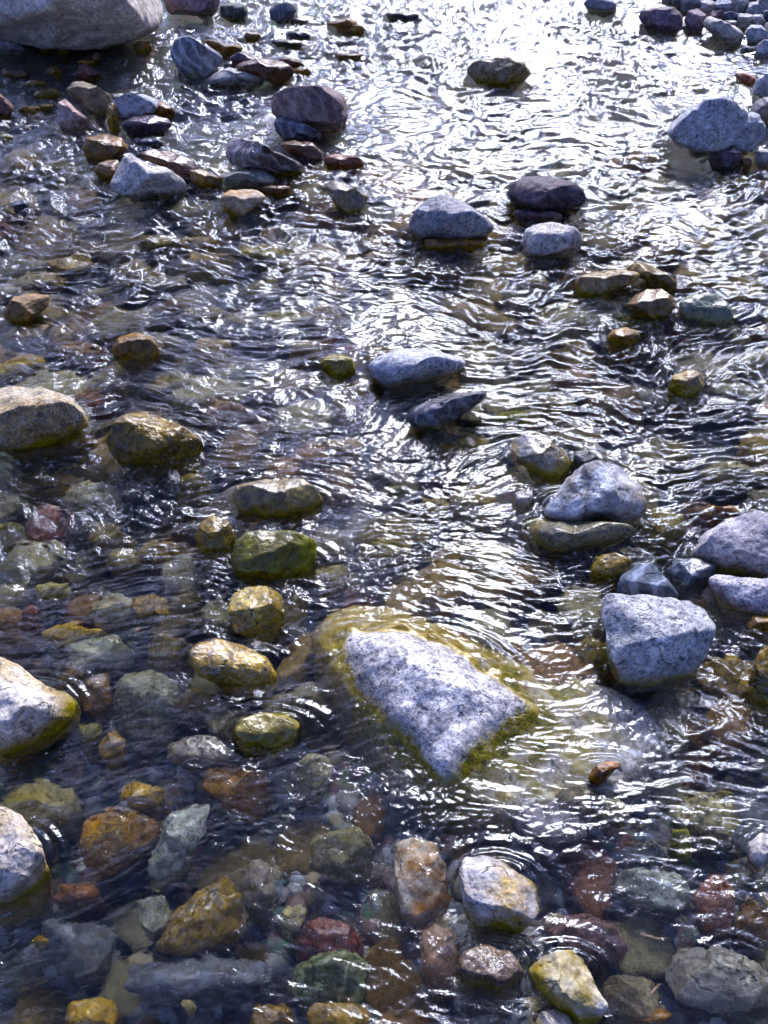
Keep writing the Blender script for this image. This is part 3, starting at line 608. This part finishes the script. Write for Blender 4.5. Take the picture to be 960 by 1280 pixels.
# bank cobbles above the waterline (top corner): cx cy w h style label
BANK = '''
866 3 30 16|grey|grey cobble behind the two violet boulders on the bank
884 8 22 14|whitegran|pale cobble just behind the long pale granite stone
905 7 26 15|bluegran|blue white cobble in the middle of the far cobble bank
925 3 24 14|palegrey|light grey cobble high on the far cobble bank
944 12 28 17|bluegran|bluish rounded cobble in the second row of the bank
958 2 22 15|grey|dull grey cobble in the far corner of the bank
897 20 22 12|violet|violet cobble touching the end of the long pale stone
914 21 22 12|slate|dark slate cobble above the long pale stone
932 24 24 14|palegrey|flat light cobble above the rounded pale bluish cobble
948 25 18 13|whitegran|small white cobble above the rounded pale bluish cobble
960 20 18 16|slateblue|dark blue cobble at the bank's picture edge
850 0 20 12|greengrey|small greenish cobble behind the oval violet boulder
840 -6 26 12|grey|grey cobble at the top edge behind the oval violet boulder
872 -9 28 14|violet|violet cobble at the very top of the bank
897 -6 26 13|palegrey|light cobble at the very top of the bank
920 -12 26 14|bluegran|blue cobble peeping from the top edge of the bank
945 -8 26 14|whitegran|white cobble peeping from the top edge of the bank
965 36 20 16|whitegran|white cobble at the picture edge beside rounded bluish cobble
912 30 20 10|greengrey|greenish flat cobble leaning on the long pale stone
888 -1 16 9|slate|tiny dark cobble wedged behind the pale bank cobble
'''
# ------------------------------------------------------------------ the great granite boulder (a mound under thin water with a dry white crest)
BODY = [(384,795),(392,768),(412,748),(450,742),(520,760),(590,790),(650,822),(720,838),(790,858),(846,895),(850,940),(800,985),(730,1012),(650,1022),(580,1010),(530,992),(480,945),(440,890),(405,845)]
CREST = [(426,812),(430,790),(448,786),(500,795),(545,808),(590,832),(635,858),(670,886),(650,905),(615,928),(590,952),(572,972),(552,982),(535,962),(505,925),(470,890),(440,856)]
def great_boulder():
    B = np.array([at(x, y, -.04)[:2] for x, y in BODY]); K = np.array([at(x, y, 0)[:2] for x, y in CREST])
    c = B.mean(0) * .5 + K.mean(0) * .5
    nr, na = 150, 300
    th = np.linspace(-math.pi, math.pi, na, endpoint=False)
    rb = radial(B - c, th, 7)
    t = np.linspace(0, 1, nr) ** .8 * 1.18
    X = c[0] + np.outer(t * 1, rb * np.cos(th)); Y = c[1] + np.outer(t, rb * np.sin(th))
    # signed distance to the crest polygon (inside positive)
    pts = np.stack([X.ravel(), Y.ravel()], 1)
    wob = .012 * np.stack([noise2(pts[:, 0] * 9, pts[:, 1] * 9, 41), noise2(pts[:, 0] * 9, pts[:, 1] * 9, 42)], 1)
    q = pts + wob
    dmin = np.full(len(pts), 9.); inside = np.zeros(len(pts), bool)
    for a, b in zip(K, np.roll(K, -1, 0)):
        e = b - a; s = np.clip(((q - a) @ e) / (e @ e), 0, 1); d = np.linalg.norm(q - a - s[:, None] * e, axis=1); dmin = np.minimum(dmin, d)
        cond = (a[1] > q[:, 1]) != (b[1] > q[:, 1])
        xi = a[0] + (q[:, 1] - a[1]) / (b[1] - a[1] + 1e-12) * e[0]
        inside ^= cond & (q[:, 0] < xi)
    sd = np.where(inside, dmin, -dmin).reshape(X.shape)
    tt = np.repeat(t[:, None], na, 1)
    base = -.012 - .018 * sstep(.55, .95, tt) - .30 * sstep(.88, 1.18, tt) ** 1.3
    base -= .02 * sstep(0, -.12, sd)
    crest = .036 * sstep(-.040, .040, sd) + .060 * sstep(-.02, .17, sd)
    for _ in range(14):
        crest[1:-1] = (crest[:-2] + crest[2:] + 2 * crest[1:-1]) / 4; crest = (np.roll(crest, 1, 1) + np.roll(crest, -1, 1) + 2 * crest) / 4
    # a ledge of broken rock along the far edge
    ledge = .020 * np.exp(-((sd + .022) / .020) ** 2) * sstep(c[1] - .02, c[1] + .10, Y) * (1 + 1.2 * noise2(X * 16, Y * 16, 44))
    Z = base + crest + ledge
    Z += .010 * noise2(X * 6, Y * 6, 45) + .005 * noise2(X * 17, Y * 17, 46) + .0022 * noise2(X * 48, Y * 48, 47)
    # where moss and ochre film grow on it
    nn = noise2(X * 14, Y * 14, 61) + .6 * noise2(X * 40, Y * 40, 62)
    lowr = sstep(c[1] + .02, c[1] - .10, Y)
    wd = .016 + .020 * lowr + .014 * noise2(X * 5, Y * 5, 63)
    mossA = np.exp(-((sd + .004 + .008 * lowr) / wd) ** 2) * (.45 + .75 * lowr) + .75 * sstep(.04, .20, X - c[0]) * sstep(-.26, -.06, sd) * sstep(.01, -.02, sd) * sstep(-.1, .45, nn + .1)
    mossA = np.clip(mossA * (1 + .5 * nn), 0, 1) * sstep(.030, .012, sd + .012 * nn)
    ochA = np.clip(sstep(-.34, -.06, sd) * sstep(.012, -.004, sd + .01 * nn) * (.55 + .6 * nn + .5 * sstep(c[1] - .05, c[1] + .1, Y)) + .5 * np.exp(-((sd) / .008) ** 2), 0, 1)
    V = np.stack([X, Y, Z], 2).reshape(-1, 3)
    i = np.arange(nr - 1)[:, None] * na; j = np.arange(na)[None]; j2 = (j + 1) % na
    F = np.stack([(i + j), (i + na + j), (i + na + j2), (i + j2)], 2).reshape(-1, 4)
    oz = V[:, 2].min(); V = V - [c[0], c[1], oz]
    # closed underside
    n0 = len(V); V = np.vstack([V, [[0, 0, -.03]]]); last = (nr - 1) * na
    G = np.array([[n0, last + (k + 1) % na, last + k, last + k] for k in range(na)])
    me = mesh_from('boulder', V, F, rock_mat('centre'))
    for nm, A_ in (('moss', mossA), ('ochre', ochA)):
        at_ = me.attributes.new(nm, 'FLOAT', 'POINT'); at_.data.foreach_set('value', np.append(A_.ravel(), 0).astype(np.float32))
    o = bpy.data.objects.new('boulder', me); o.location = (c[0], c[1], oz); col.objects.link(o)
    tag(o, 'great boulder, white speckled granite crest ringed by green moss, flanks spreading under water', 'boulder')
    OCC.append((c[0], c[1], .42, .34, .1))
    k = K.mean(0); EMERGED.append((k[0], k[1], np.ptp(K[:, 0]) / 2, np.ptp(K[:, 1]) / 2, .6))
great_boulder()
n_ = 0
for line in ROCKS.strip().splitlines():
    kd, stl, rise, spec, lab = line.split('|'); n_ += 1; kd = 'flat_rock' if kd == 'slab' else kd
    o = add_rock(kd, stl, float(rise), spec, lab, (1300 if 'low golden boulder' in lab else 100) + n_)
for line in BANK.strip().splitlines():
    spec, stl, lab = line.split('|'); n_ += 1
    cx, cy, w_, h_ = [float(t) for t in spec.split()]
    g0 = at(cx, cy, .05); b = float(ground_h(g0[0], g0[1])) - .01
    add_rock('cobble', stl, 1, f'{cx} {cy} {w_} {h_*1.15} 0', lab, 300 + n_, base=max(b, .0), group='dry cobbles on the far bank')
def twig(pts, r, label):
    m, nt = new_mat('twig_bark'); T = NT(nt)
    n = T.noise(T.n('ShaderNodeTexCoord').outputs['Object'], 160, 3)
    T.n('ShaderNodeOutputMaterial', inp={0: T.n('ShaderNodeBsdfPrincipled', inp={'Base Color': T.mix(n, (.50, .30, .16), (.30, .18, .09)), 'Roughness': .6}).outputs[0]})
    P = [at(x, y, z) for x, y, z in pts]; Q = []
    for a, b in zip(P[:-1], P[1:]):
        for t in np.linspace(0, 1, 6, endpoint=False): Q.append(a + (b - a) * t + rng.normal(0, r * .18, 3))
    Q.append(P[-1]); Q = np.array(Q); V = []; K = 8
    for i, q in enumerate(Q):
        d = Q[min(i + 1, len(Q) - 1)] - Q[max(i - 1, 0)]; d /= np.linalg.norm(d); u = np.cross(d, [0, 0, 1.]); u /= np.linalg.norm(u); v = np.cross(u, d)
        rr = r * (1 - .5 * i / len(Q)) * (.55 if i in (0, len(Q) - 1) else 1) * rng.uniform(.85, 1.1)
        for k in range(K): V.append(q + rr * (math.cos(k * 2 * math.pi / K) * u + math.sin(k * 2 * math.pi / K) * v))
    F = [[i * K + k, i * K + (k + 1) % K, (i + 1) * K + (k + 1) % K, (i + 1) * K + k] for i in range(len(Q) - 1) for k in range(K)]
    e = (len(Q) - 1) * K
    F += [[0, 3, 2, 1], [0, 5, 4, 3], [0, 7, 6, 5], [e, e + 1, e + 2, e + 3], [e, e + 3, e + 4, e + 5], [e, e + 5, e + 6, e + 7]]
    o0 = Q.min(0); o = bpy.data.objects.new('twig', mesh_from('twig', np.array(V) - o0, F, m)); o.location = o0; col.objects.link(o); tag(o, label, 'twig')
twig([(800, 1168, -.05), (818, 1173, -.045), (836, 1174, -.05)], .0045, 'thin tan twig lying level under water below the pale speckled rock')
twig([(812, 1247, -.045), (819, 1236, -.04), (826, 1229, -.045)], .004, 'short slanting tan twig on the flat brown grey submerged stone')
# ------------------------------------------------------------------ anonymous cobbles filling the bed
FST = ['browngrey','greengrey','olivegrey','palesub','brown','ochresub','darkslate','redbrown','violetgrey','palegrey','olivebrown','rustsub']
FN = {'browngrey':'grey brown','greengrey':'greenish grey','olivegrey':'olive','palesub':'pale yellowish','brown':'dark brown','ochresub':'ochre','darkslate':'dark slate','redbrown':'red brown','violetgrey':'violet grey','palegrey':'pale grey','olivebrown':'olive brown','rustsub':'rusty'}
protos = {}
for k, s_ in enumerate(FST):
    for j in range(2):
        e = 1 + .35 * ((k + j) % 3); rg = np.random.default_rng(900 + k * 2 + j)
        a = np.sort(rg.uniform(0, 6.28, 8)); a = np.linspace(0, 2 * math.pi, 8, endpoint=False) + rg.uniform(-.25, .25, 8)
        pl = [(math.cos(t) * .5 * e * kk, math.sin(t) * .5 * kk) for t, kk in zip(a, rg.uniform(.85, 1.12, 8))]
        Wp, F, _ = rock_shape(lambda th: radial(pl, th), .33, (np.array([1., 0, 0]), np.array([0, 1., 0]), np.array([0, 0, 1.])), 4, 900 + k * 2 + j, False, .06)
        Wp[:, 2] -= Wp[:, 2].min(); protos[s_, j] = mesh_from('cobble', Wp, F, rock_mat(s_))
placed = []; placed2 = []
def clear_of(x, y, r, lst, f):
    for q in lst:
        dx, dy = (x - q[0]) / (q[2] * f + r), (y - q[1]) / (q[3] * f + r)
        if dx * dx + dy * dy < 1: return False
    return True
cnt = 0; made = 0
while made < 230 and cnt < 20000:
    cnt += 1
    py = 1290 - 1080 * random.random() ** 1.25; px = random.uniform(-20, 980)
    p = at(px, py, -.14); dist = np.linalg.norm(p - C0)
    spx = random.choice([50, 70, 90, 115] if py > 620 else [34, 46, 60, 76]) * random.uniform(.85, 1.15) * (1 if py > 450 else .7)
    s_ = spx * dist / FPX
    if not clear_of(p[0], p[1], s_ * .38, OCC, .62): continue
    if not clear_of(p[0], p[1], s_ * .34, placed, .62): continue
    st_ = random.choice(FST if px > 420 and py < 640 else FST + ['ochresub', 'olivebrown', 'rustsub', 'brown', 'palesub', 'ochresub'])
    o = bpy.data.objects.new('cobble', protos[st_, random.randint(0, 1)]); col.objects.link(o)
    hz = random.uniform(.55, .8) * min(s_, .13) if py > 640 else random.uniform(.8, 1.1) * s_
    g = float(ground_h(p[0], p[1]))
    o.location = (p[0], p[1], g - .12 * hz * .6); o.scale = (s_ , s_ * random.uniform(.8, 1.1), min(hz, (-.035 - g) / .62))
    o.rotation_euler = (random.uniform(-.2, .2), random.uniform(-.2, .2), random.uniform(0, 6.28))
    tag(o, f'plain {FN[st_]} cobble blurred by ripples, filling a gap in the stream bed', 'cobble', f'{FN[st_]} cobbles filling gaps in the stream bed')
    placed.append((p[0], p[1], s_ * .5, s_ * .5, 0)); made += 1
made2 = 0; cnt = 0
while made2 < 130 and cnt < 20000:      # larger flat stones lying just under the riffles
    cnt += 1
    py = random.uniform(190, 900); px = random.uniform(-20, 980)
    if px > 420 and random.random() < .45: continue
    p = at(px, py, -.05); dist = np.linalg.norm(p - C0)
    s_ = random.uniform(52, 92) * (1 if py > 450 else .75) * dist / FPX
    if not clear_of(p[0], p[1], s_ * .30, OCC, .62): continue
    if not clear_of(p[0], p[1], s_ * .5, placed2, 1.0): continue
    st_ = random.choice(['ochresub', 'olivebrown', 'rustsub', 'palesub', 'ochresub', 'olivegrey', 'browngrey', 'brown'])
    o = bpy.data.objects.new('stone', protos[st_, random.randint(0, 1)]); col.objects.link(o)
    g = float(ground_h(p[0], p[1])) - .01; top = random.uniform(-.05, -.018)
    o.location = (p[0], p[1], g); o.scale = (s_, s_ * random.uniform(.8, 1.1), (top - g) / .62)
    o.rotation_euler = (random.uniform(-.12, .12), random.uniform(-.12, .12), random.uniform(0, 6.28))
    tag(o, f'{FN[st_]} stone dimly seen through riffles, lying just under the surface', 'stone', f'{FN[st_]} stones just under the riffles')
    placed2.append((p[0], p[1], s_ * .5, s_ * .5, 0)); made2 += 1
print('filler cobbles', made, made2, cnt)
# ------------------------------------------------------------------ gravel between them: one mass
def gravel():
    D, F0 = ico(2); Vs, Fs = [], []; n = 0
    N = 5200
    k = 0; tries = 0
    while k < N and tries < 60000:
        tries += 1
        if k < 4300:
            px = random.uniform(-60, 1020); py = 1330 - 1330 * random.random() ** 1.2
            p = at(px, py, -.18); x, y = p[0], p[1]; r = random.choice([.012, .016, .022, .03]) * random.uniform(.8, 1.3)
            r *= 1 + .12 * max(0, y - 2)
        else:
            x = random.uniform(-5.5, 5.5); y = random.uniform(5.5, 11); r = random.uniform(.025, .07)
            if -.05 + 0 > float(ground_h(x, y)): continue
        g = float(ground_h(x, y))
        V = D * (r, r * random.uniform(.6, 1), r * random.uniform(.45, .7))
        a = random.uniform(0, 6.28); c, s = math.cos(a), math.sin(a)
        V = V + .22 * r * noise3(D[:, 0] * 1.4 + k, D[:, 1] * 1.4, D[:, 2] * 1.4)[:, None] * D
        V = np.stack([V[:, 0] * c - V[:, 1] * s + x, V[:, 0] * s + V[:, 1] * c + y, V[:, 2] + g + r * .15], 1)
        Vs.append(V); Fs.append(F0 + n); n += len(V); k += 1
    m, nt = new_mat('gravel_stone'); T = NT(nt)
    geo = T.n('ShaderNodeNewGeometry'); rnd = geo.outputs['Random Per Island']
    cr = T.n('ShaderNodeValToRGB', inp={0: rnd}); cr.color_ramp.interpolation = 'CONSTANT'
    cols = [(.12,.10,.06),(.22,.19,.14),(.30,.28,.24),(.16,.09,.05),(.09,.10,.11),(.34,.25,.11),(.20,.20,.15),(.44,.41,.36),(.12,.07,.05)]
    el = cr.color_ramp.elements
    while len(el) < len(cols): el.new(.5)
    for i, c_ in enumerate(cols): el[i].position = i / len(cols); el[i].color = (*c_, 1)
    n2 = T.noise(geo.outputs['Position'], 60, 4)
    c = T.mix(.8, cr.outputs[0], T.mix(n2, (.6,.6,.6), (1.3,1.3,1.3)), 'MULTIPLY')
    bp = T.n('ShaderNodeBump', inp={'Strength': .5, 'Distance': .006, 'Height': n2}).outputs[0]
    pb = T.n('ShaderNodeBsdfPrincipled', inp={'Base Color': c, 'Roughness': .6, 'Normal': bp}); T.n('ShaderNodeOutputMaterial', inp={0: pb.outputs[0]})
    me = mesh_from('gravel', np.vstack(Vs), np.vstack(Fs), m)
    o = bpy.data.objects.new('gravel', me); col.objects.link(o); tag(o, 'mixed gravel between the stones of the stream bed and on its banks', 'gravel', kind='stuff')
gravel()
# ------------------------------------------------------------------ ground
def grid_mesh(name, xs, ys, Zf, mat):
    """xs: either 1-D, or 2-D per row"""
    nx, ny = xs.shape[1], len(ys)
    X = xs; Y = np.repeat(ys[:, None], nx, 1); Z = Zf(X, Y)
    V = np.stack([X, Y, Z], 2).reshape(-1, 3)
    i = np.arange(ny - 1)[:, None] * nx; j = np.arange(nx - 1)[None]
    F = np.stack([i + j, i + j + 1, i + nx + j + 1, i + nx + j], 2).reshape(-1, 4)
    return mesh_from(name, V, F, mat), (X, Y)
def ground():
    ys = np.concatenate([np.linspace(-60, -1, 40, endpoint=False), np.linspace(-1, 12, 330, endpoint=False), 12 * (900 / 12) ** np.linspace(0, 1, 150)])
    half = np.concatenate([np.linspace(0, 7, 130, endpoint=False), 7 * (600 / 7) ** np.linspace(0, 1, 80)])
    x1 = np.concatenate([-half[:0:-1], half]); xs = np.repeat(x1[None], len(ys), 0)
    m, nt = new_mat('ground_earth'); T = NT(nt)
    geo = T.n('ShaderNodeNewGeometry'); pos = geo.outputs['Position']; z = T.n('ShaderNodeSeparateXYZ', inp={0: pos}).outputs[2]
    n1 = T.noise(pos, 3, 5, .6); n2 = T.noise(pos, 35, 5, .65)
    vo = T.n('ShaderNodeTexVoronoi', inp={'Vector': pos, 'Scale': 45.0})
    silt = T.mix(T.ramp(n1, .35, .65), (.13, .105, .06), (.085, .085, .07)); silt = T.mix(T.ramp(n2, .4, .7), silt, (.20, .16, .09))
    silt = T.mix(.55, silt, vo.outputs['Color'], 'SOFT_LIGHT')
    f1 = T.noise(pos, .25, 5, .6); f2 = T.noise(pos, 1.5, 5, .7)
    wood = T.mix(T.ramp(f1, .35, .65), (.035, .05, .018), (.07, .075, .03)); wood = T.mix(T.ramp(f2, .45, .7), wood, (.02, .026, .012))
    c = T.mix(T.ramp(z, .35, .9), silt, wood)
    h = T.math('ADD', T.math('MULTIPLY', n2, .5), T.math('MULTIPLY', vo.outputs['Distance'], -.5))
    bp = T.n('ShaderNodeBump', inp={'Strength': .8, 'Distance': .02, 'Height': h}).outputs[0]
    pb = T.n('ShaderNodeBsdfPrincipled', inp={'Base Color': c, 'Roughness': .8, 'Normal': bp}); T.n('ShaderNodeOutputMaterial', inp={0: pb.outputs[0]})
    me, _ = grid_mesh('stream_bed', xs, ys, lambda X, Y: np.where((Y > 12) | (np.abs(X) > 7), ground_h(X, Y), ground_h(X, Y)), m)
    o = bpy.data.objects.new('stream_bed', me); col.objects.link(o); tag(o, 'stream bed rising into banks and wooded valley sides', 'terrain', kind='structure')
ground()
# ------------------------------------------------------------------ water
RIFFLES = [(60, 235, .45, .7), (190, 225, .3, .7), (130, 640, .16, .75), (190, 590, .15, .6), (110, 570, .12, .5), (260, 760, .10, .45), (230, 870, .06, .4), (245, 500, .08, .4),
  (60, 690, .12, .5), (420, 280, .3, .4), (330, 265, .25, .5), (820, 700, .10, .3), (840, 800, .06, .3), (870, 640, .1, .3), (560, 860, .30, -.4), (700, 930, .24, -.4), (430, 780, .12, -.3), (560, 960, .2, -.25), (250, 960, .2, -.3), (650, 740, .2, -.12), (650, 960, .22, -.35), (790, 900, .16, -.4), (300, 1080, .3, -.2), (700, 1150, .3, -.25), (120, 900, .2, -.25)]
def water_fields(X, Y):
    """height of the moving surface and how broken it is"""
    # broken-ness: lively upstream, quiet pool round the great boulder, tongues of smooth water between riffles
    M = .50 + .40 * sstep(2.6, 4.6, Y) + .85 * noise2(X * .9 + 3, Y * .55, 21) + .30 * noise2(X * 2.6, Y * 1.7, 20)
    M = M - .26 * sstep(2.3, 1.5, Y) - .16 * sstep(1.8, 1.2, Y)
    M = M - .30 * sstep(1.6, 2.6, X) * sstep(5.2, 6.4, Y)
    M = M - .30 * sstep(-1.9, -2.8, X) * sstep(5.6, 6.6, Y)
    M = M - .07 * sstep(.1, -.5, X) * sstep(4.2, 3.2, Y)
    foam = np.zeros_like(X)
    for px, py, r, k in RIFFLES:
        p = at(px, py); g = np.exp(-(((X - p[0]) / r) ** 2 + ((Y - p[1]) / (r * 1.1)) ** 2))
        M = M + k * g; foam = np.maximum(foam, max(k, 0) * g)
    cap = np.zeros_like(X); pil = np.zeros_like(X)
    for (cx, cy, rx, ry, s) in EMERGED:
        dx = X - cx; dy = Y - cy
        sel = (np.abs(dx) < rx * 2 + .35) & (dy < ry + .45) & (dy > -ry * 2 - .8)
        if not sel.any(): continue
        a, b = dx[sel], dy[sel]
        e = np.sqrt((a / rx) ** 2 + (b / ry) ** 2); d = (e - 1) * (rx + ry) / 2     # distance to the waterline, roughly
        up = sstep(-.3, .7, b / (np.hypot(a, b) + 1e-6))
        dd = np.maximum(d, 0)
        k = 2 * math.pi / (.020 + .16 * dd)
        cap[sel] += s * .0026 * up * np.cos(k * dd * 1.0) * np.exp(-dd / .09) * sstep(0, .012, dd)
        pil[sel] += s * (.012 * up * np.exp(-dd / .05) - .009 * (1 - up) * np.exp(-dd / .06))
        wake = np.exp(-(a / (rx * 1.15)) ** 2) * sstep(0, -ry, b) * np.exp(np.minimum(0, (b + ry)) / (.18 + rx))
        M[sel] += .50 * s * wake; foam[sel] = np.maximum(foam[sel], .55 * s * wake * sstep(-.2, -1.0, b / ry))
    M = np.clip(M, .13, 1.25)
    # domain warp: eddies drag the crests round
    wx = X + .10 * noise2(X * 2.3, Y * 2.3, 22) + .03 * noise2(X * 8, Y * 8, 23) * M
    wy = Y + .12 * noise2(X * 2.1, Y * 2.1, 24) + .03 * noise2(X * 8, Y * 8, 25) * M
    def rid(s, sx, sy, seed): return 1 - 2 * np.abs(noise2(wx * s * sx, wy * s * sy, seed))
    q_ = np.clip(M, 0, 1)
    h = (.004 + .007 * q_) * noise2(wx * 2.6, wy * 3.4, 26)
    h = h + 1.08 * M * (.012 * noise2(wx * 5.5, wy * 9, 27) + .0095 * (rid(7, 1, 1.8, 28) - .6) + .0085 * noise2(wx * 10, wy * 25, 29))
    h = h + 1.1 * M * (.0056 * rid(14, 1, 2.1, 30) + .0034 * noise2(wx * 25, wy * 60, 31) + .0012 * rid(34, 1, 1.9, 32))
    h = h + (.0003 + .0007 * M) * noise2(wx * 110, wy * 150, 33)
    sx = wx * .8 + wy * .55; sy = wy * .85 - wx * .5     # fine slanting streaks over the quiet pool
    h = h + sstep(3.2, 2.0, Y) * (.0009 * noise2(sx * 26, sy * 62, 34) + .0007 * rid(33, .8, 2.2, 35)) * (.5 + .8 * np.abs(noise2(X * 3.1, Y * 3.1, 36)) * 2)

    fade = sstep(9, 7.5, Y) * .6 + .4
    fo = foam * .6 + .5 * np.clip(M - .95, 0, .5)
    return (h * fade + cap + pil), M, fo
def water():
    yy = [.25]
    while yy[-1] < 9.5:
        d2 = CAM_H ** 2 + yy[-1] ** 2
        yy.append(yy[-1] + max(.0034, .0007 * d2 / CAM_H / 1.0))
    ys = np.array([-8, -5, -3, -2, -1.2, -.7, -.3, 0, .15] + yy + list(9.5 * (400 / 9.5) ** np.linspace(.004, 1, 140)))
    nd = 340
    s = np.concatenate([np.linspace(0, 1.12, nd, endpoint=False), 1.12 * 40 ** np.linspace(0, 1, 40)])
    s = np.concatenate([-s[:0:-1], s])
    wid = .42 * np.sqrt(CAM_H ** 2 + np.maximum(ys, 0) ** 2) + .05
    xs = s[None] * np.clip(wid, .9, 3.9)[:, None]
    X = xs; Y = np.repeat(ys[:, None], X.shape[1], 1)
    H, M, FO = water_fields(X, Y)
    print('water verts', X.size)
    V = np.stack([X, Y, H], 2).reshape(-1, 3); ny, nx = X.shape
    i = np.arange(ny - 1)[:, None] * nx; j = np.arange(nx - 1)[None]
    F = np.stack([i + j, i + j + 1, i + nx + j + 1, i + nx + j], 2).reshape(-1, 4)
    m, nt = new_mat('water_surface'); T = NT(nt)
    geo = T.n('ShaderNodeNewGeometry'); pos = geo.outputs['Position']
    at_ = T.n('ShaderNodeAttribute', attribute_name='broken').outputs['Fac']
    mp = T.n('ShaderNodeMapping', inp={'Vector': pos, 'Scale': (1, 1.35, 1)}).outputs[0]
    n1 = T.noise(mp, 38, 3, .55, 1.2); n2 = T.noise(mp, 110, 2, .5, .6)
    hgt = T.math('MULTIPLY', T.math('ADD', n1, T.math('MULTIPLY', n2, .35)), T.math('ADD', T.math('MULTIPLY', at_, .8), .28))
    bp = T.n('ShaderNodeBump', inp={'Strength': .7, 'Distance': .005, 'Height': hgt}).outputs[0]
    gl = T.n('ShaderNodeBsdfGlass', inp={'Color': (.93, .97, 1, 1), 'Roughness': 0.0, 'IOR': 1.333, 'Normal': bp})
    fa = T.n('ShaderNodeAttribute', attribute_name='foam').outputs['Fac']
    f1 = T.noise(mp, 95, 4, .7, .8); f2 = T.noise(mp, 16, 3, .6)
    fm = T.ramp(T.math('ADD', T.math('ADD', T.math('MULTIPLY', f1, .9), T.math('MULTIPLY', f2, .5)), T.math('MULTIPLY', fa, .22)), .90, .99)
    fm = T.math('MULTIPLY', fm, T.ramp(fa, .08, .4, 0, .75))
    df = T.n('ShaderNodeBsdfDiffuse', inp={'Color': (.8, .82, .86, 1), 'Normal': bp})
    gl = T.n('ShaderNodeMixShader', inp={0: fm, 1: gl.outputs[0], 2: df.outputs[0]})
    va = T.n('ShaderNodeVolumeAbsorption', inp={'Color': (.16, .40, .70, 1), 'Density': .35})
    T.n('ShaderNodeOutputMaterial', inp={0: gl.outputs[0], 1: va.outputs[0]})
    me = mesh_from('water', V, F, m)
    a = me.attributes.new('broken', 'FLOAT', 'POINT'); a.data.foreach_set('value', M.ravel().astype(np.float32))
    a = me.attributes.new('foam', 'FLOAT', 'POINT'); a.data.foreach_set('value', FO.ravel().astype(np.float32))
    o = bpy.data.objects.new('water', me); col.objects.link(o); tag(o, 'clear fast rippling stream water', 'water', kind='structure')
water()
# ------------------------------------------------------------------ light
CLOUD = 9.0
SUN_EL, SUN_AZ = 35, 11          # ahead of the camera; azimuth measured from +Y towards +X
w = bpy.data.worlds.new('World'); sc.world = w; w.use_nodes = True; nt = w.node_tree; nt.nodes.clear(); T = NT(nt)
sky = T.n('ShaderNodeTexSky', sky_type='NISHITA', sun_disc=False, sun_elevation=R(SUN_EL), sun_rotation=R(SUN_AZ), altitude=600, air_density=1.0, dust_density=3.0, ozone_density=4.0)
gd = T.n('ShaderNodeTexCoord').outputs['Generated']; gz = T.n('ShaderNodeSeparateXYZ', inp={0: gd})
mpc = T.n('ShaderNodeMapping', inp={'Vector': gd, 'Scale': (1, 1, 2.2)}).outputs[0]
cn = T.noise(mpc, 3.2, 6, .62, .5)
elv = T.math('MULTIPLY', T.ramp(gz.outputs[2], .20, .40), T.ramp(gz.outputs[2], .82, .55))
front = T.ramp(gz.outputs[1], .22, .72)
cl = T.math('MULTIPLY', T.ramp(cn, .46, .56), elv)
lum = T.math('ADD', 1.3, T.math('MULTIPLY', front, CLOUD))     # a sunlit cloud bank stands over the valley ahead
tint = T.mix(1.0, sky.outputs[0], (.80, .87, 1.45), 'MULTIPLY')
grey_ = T.n('ShaderNodeRGBToBW', inp={0: tint}).outputs[0]
cg = T.math('MULTIPLY', grey_, lum)
cloudc = T.n('ShaderNodeCombineColor', inp={0: T.math('MULTIPLY', cg, .92), 1: T.math("MULTIPLY", cg, .95), 2: T.math("MULTIPLY", cg, 1.42)}).outputs[0]
bg = T.n('ShaderNodeBackground', inp={'Color': T.mix(cl, tint, cloudc), 'Strength': .13}); T.n('ShaderNodeOutputWorld', inp={0: bg.outputs[0]})
sl = bpy.data.lights.new('sun', 'SUN'); sl.energy = 3.5; sl.angle = R(16); sl.color = (1, .98, .95)
so = bpy.data.objects.new('sun', sl); col.objects.link(so)
d = Vector((math.sin(R(SUN_AZ)) * math.cos(R(SUN_EL)), math.cos(R(SUN_AZ)) * math.cos(R(SUN_EL)), math.sin(R(SUN_EL))))
so.rotation_euler = d.to_track_quat('Z', 'Y').to_euler()
vs = sc.view_settings; sc.view_settings.view_transform = 'Standard'; vs.look = 'None'; vs.gamma = 1; vs.use_curve_mapping = False; vs.exposure = 0.54
cy = sc.cycles
cy.max_bounces = 8; cy.transmission_bounces = 7; cy.diffuse_bounces = 2; cy.use_adaptive_sampling = True; cy.adaptive_threshold = .02; cy.glossy_bounces = 4; cy.caustics_refractive = True; cy.caustics_reflective = False
cy.blur_glossy = .3; cy.sample_clamp_indirect = 25
cy.use_denoising = True
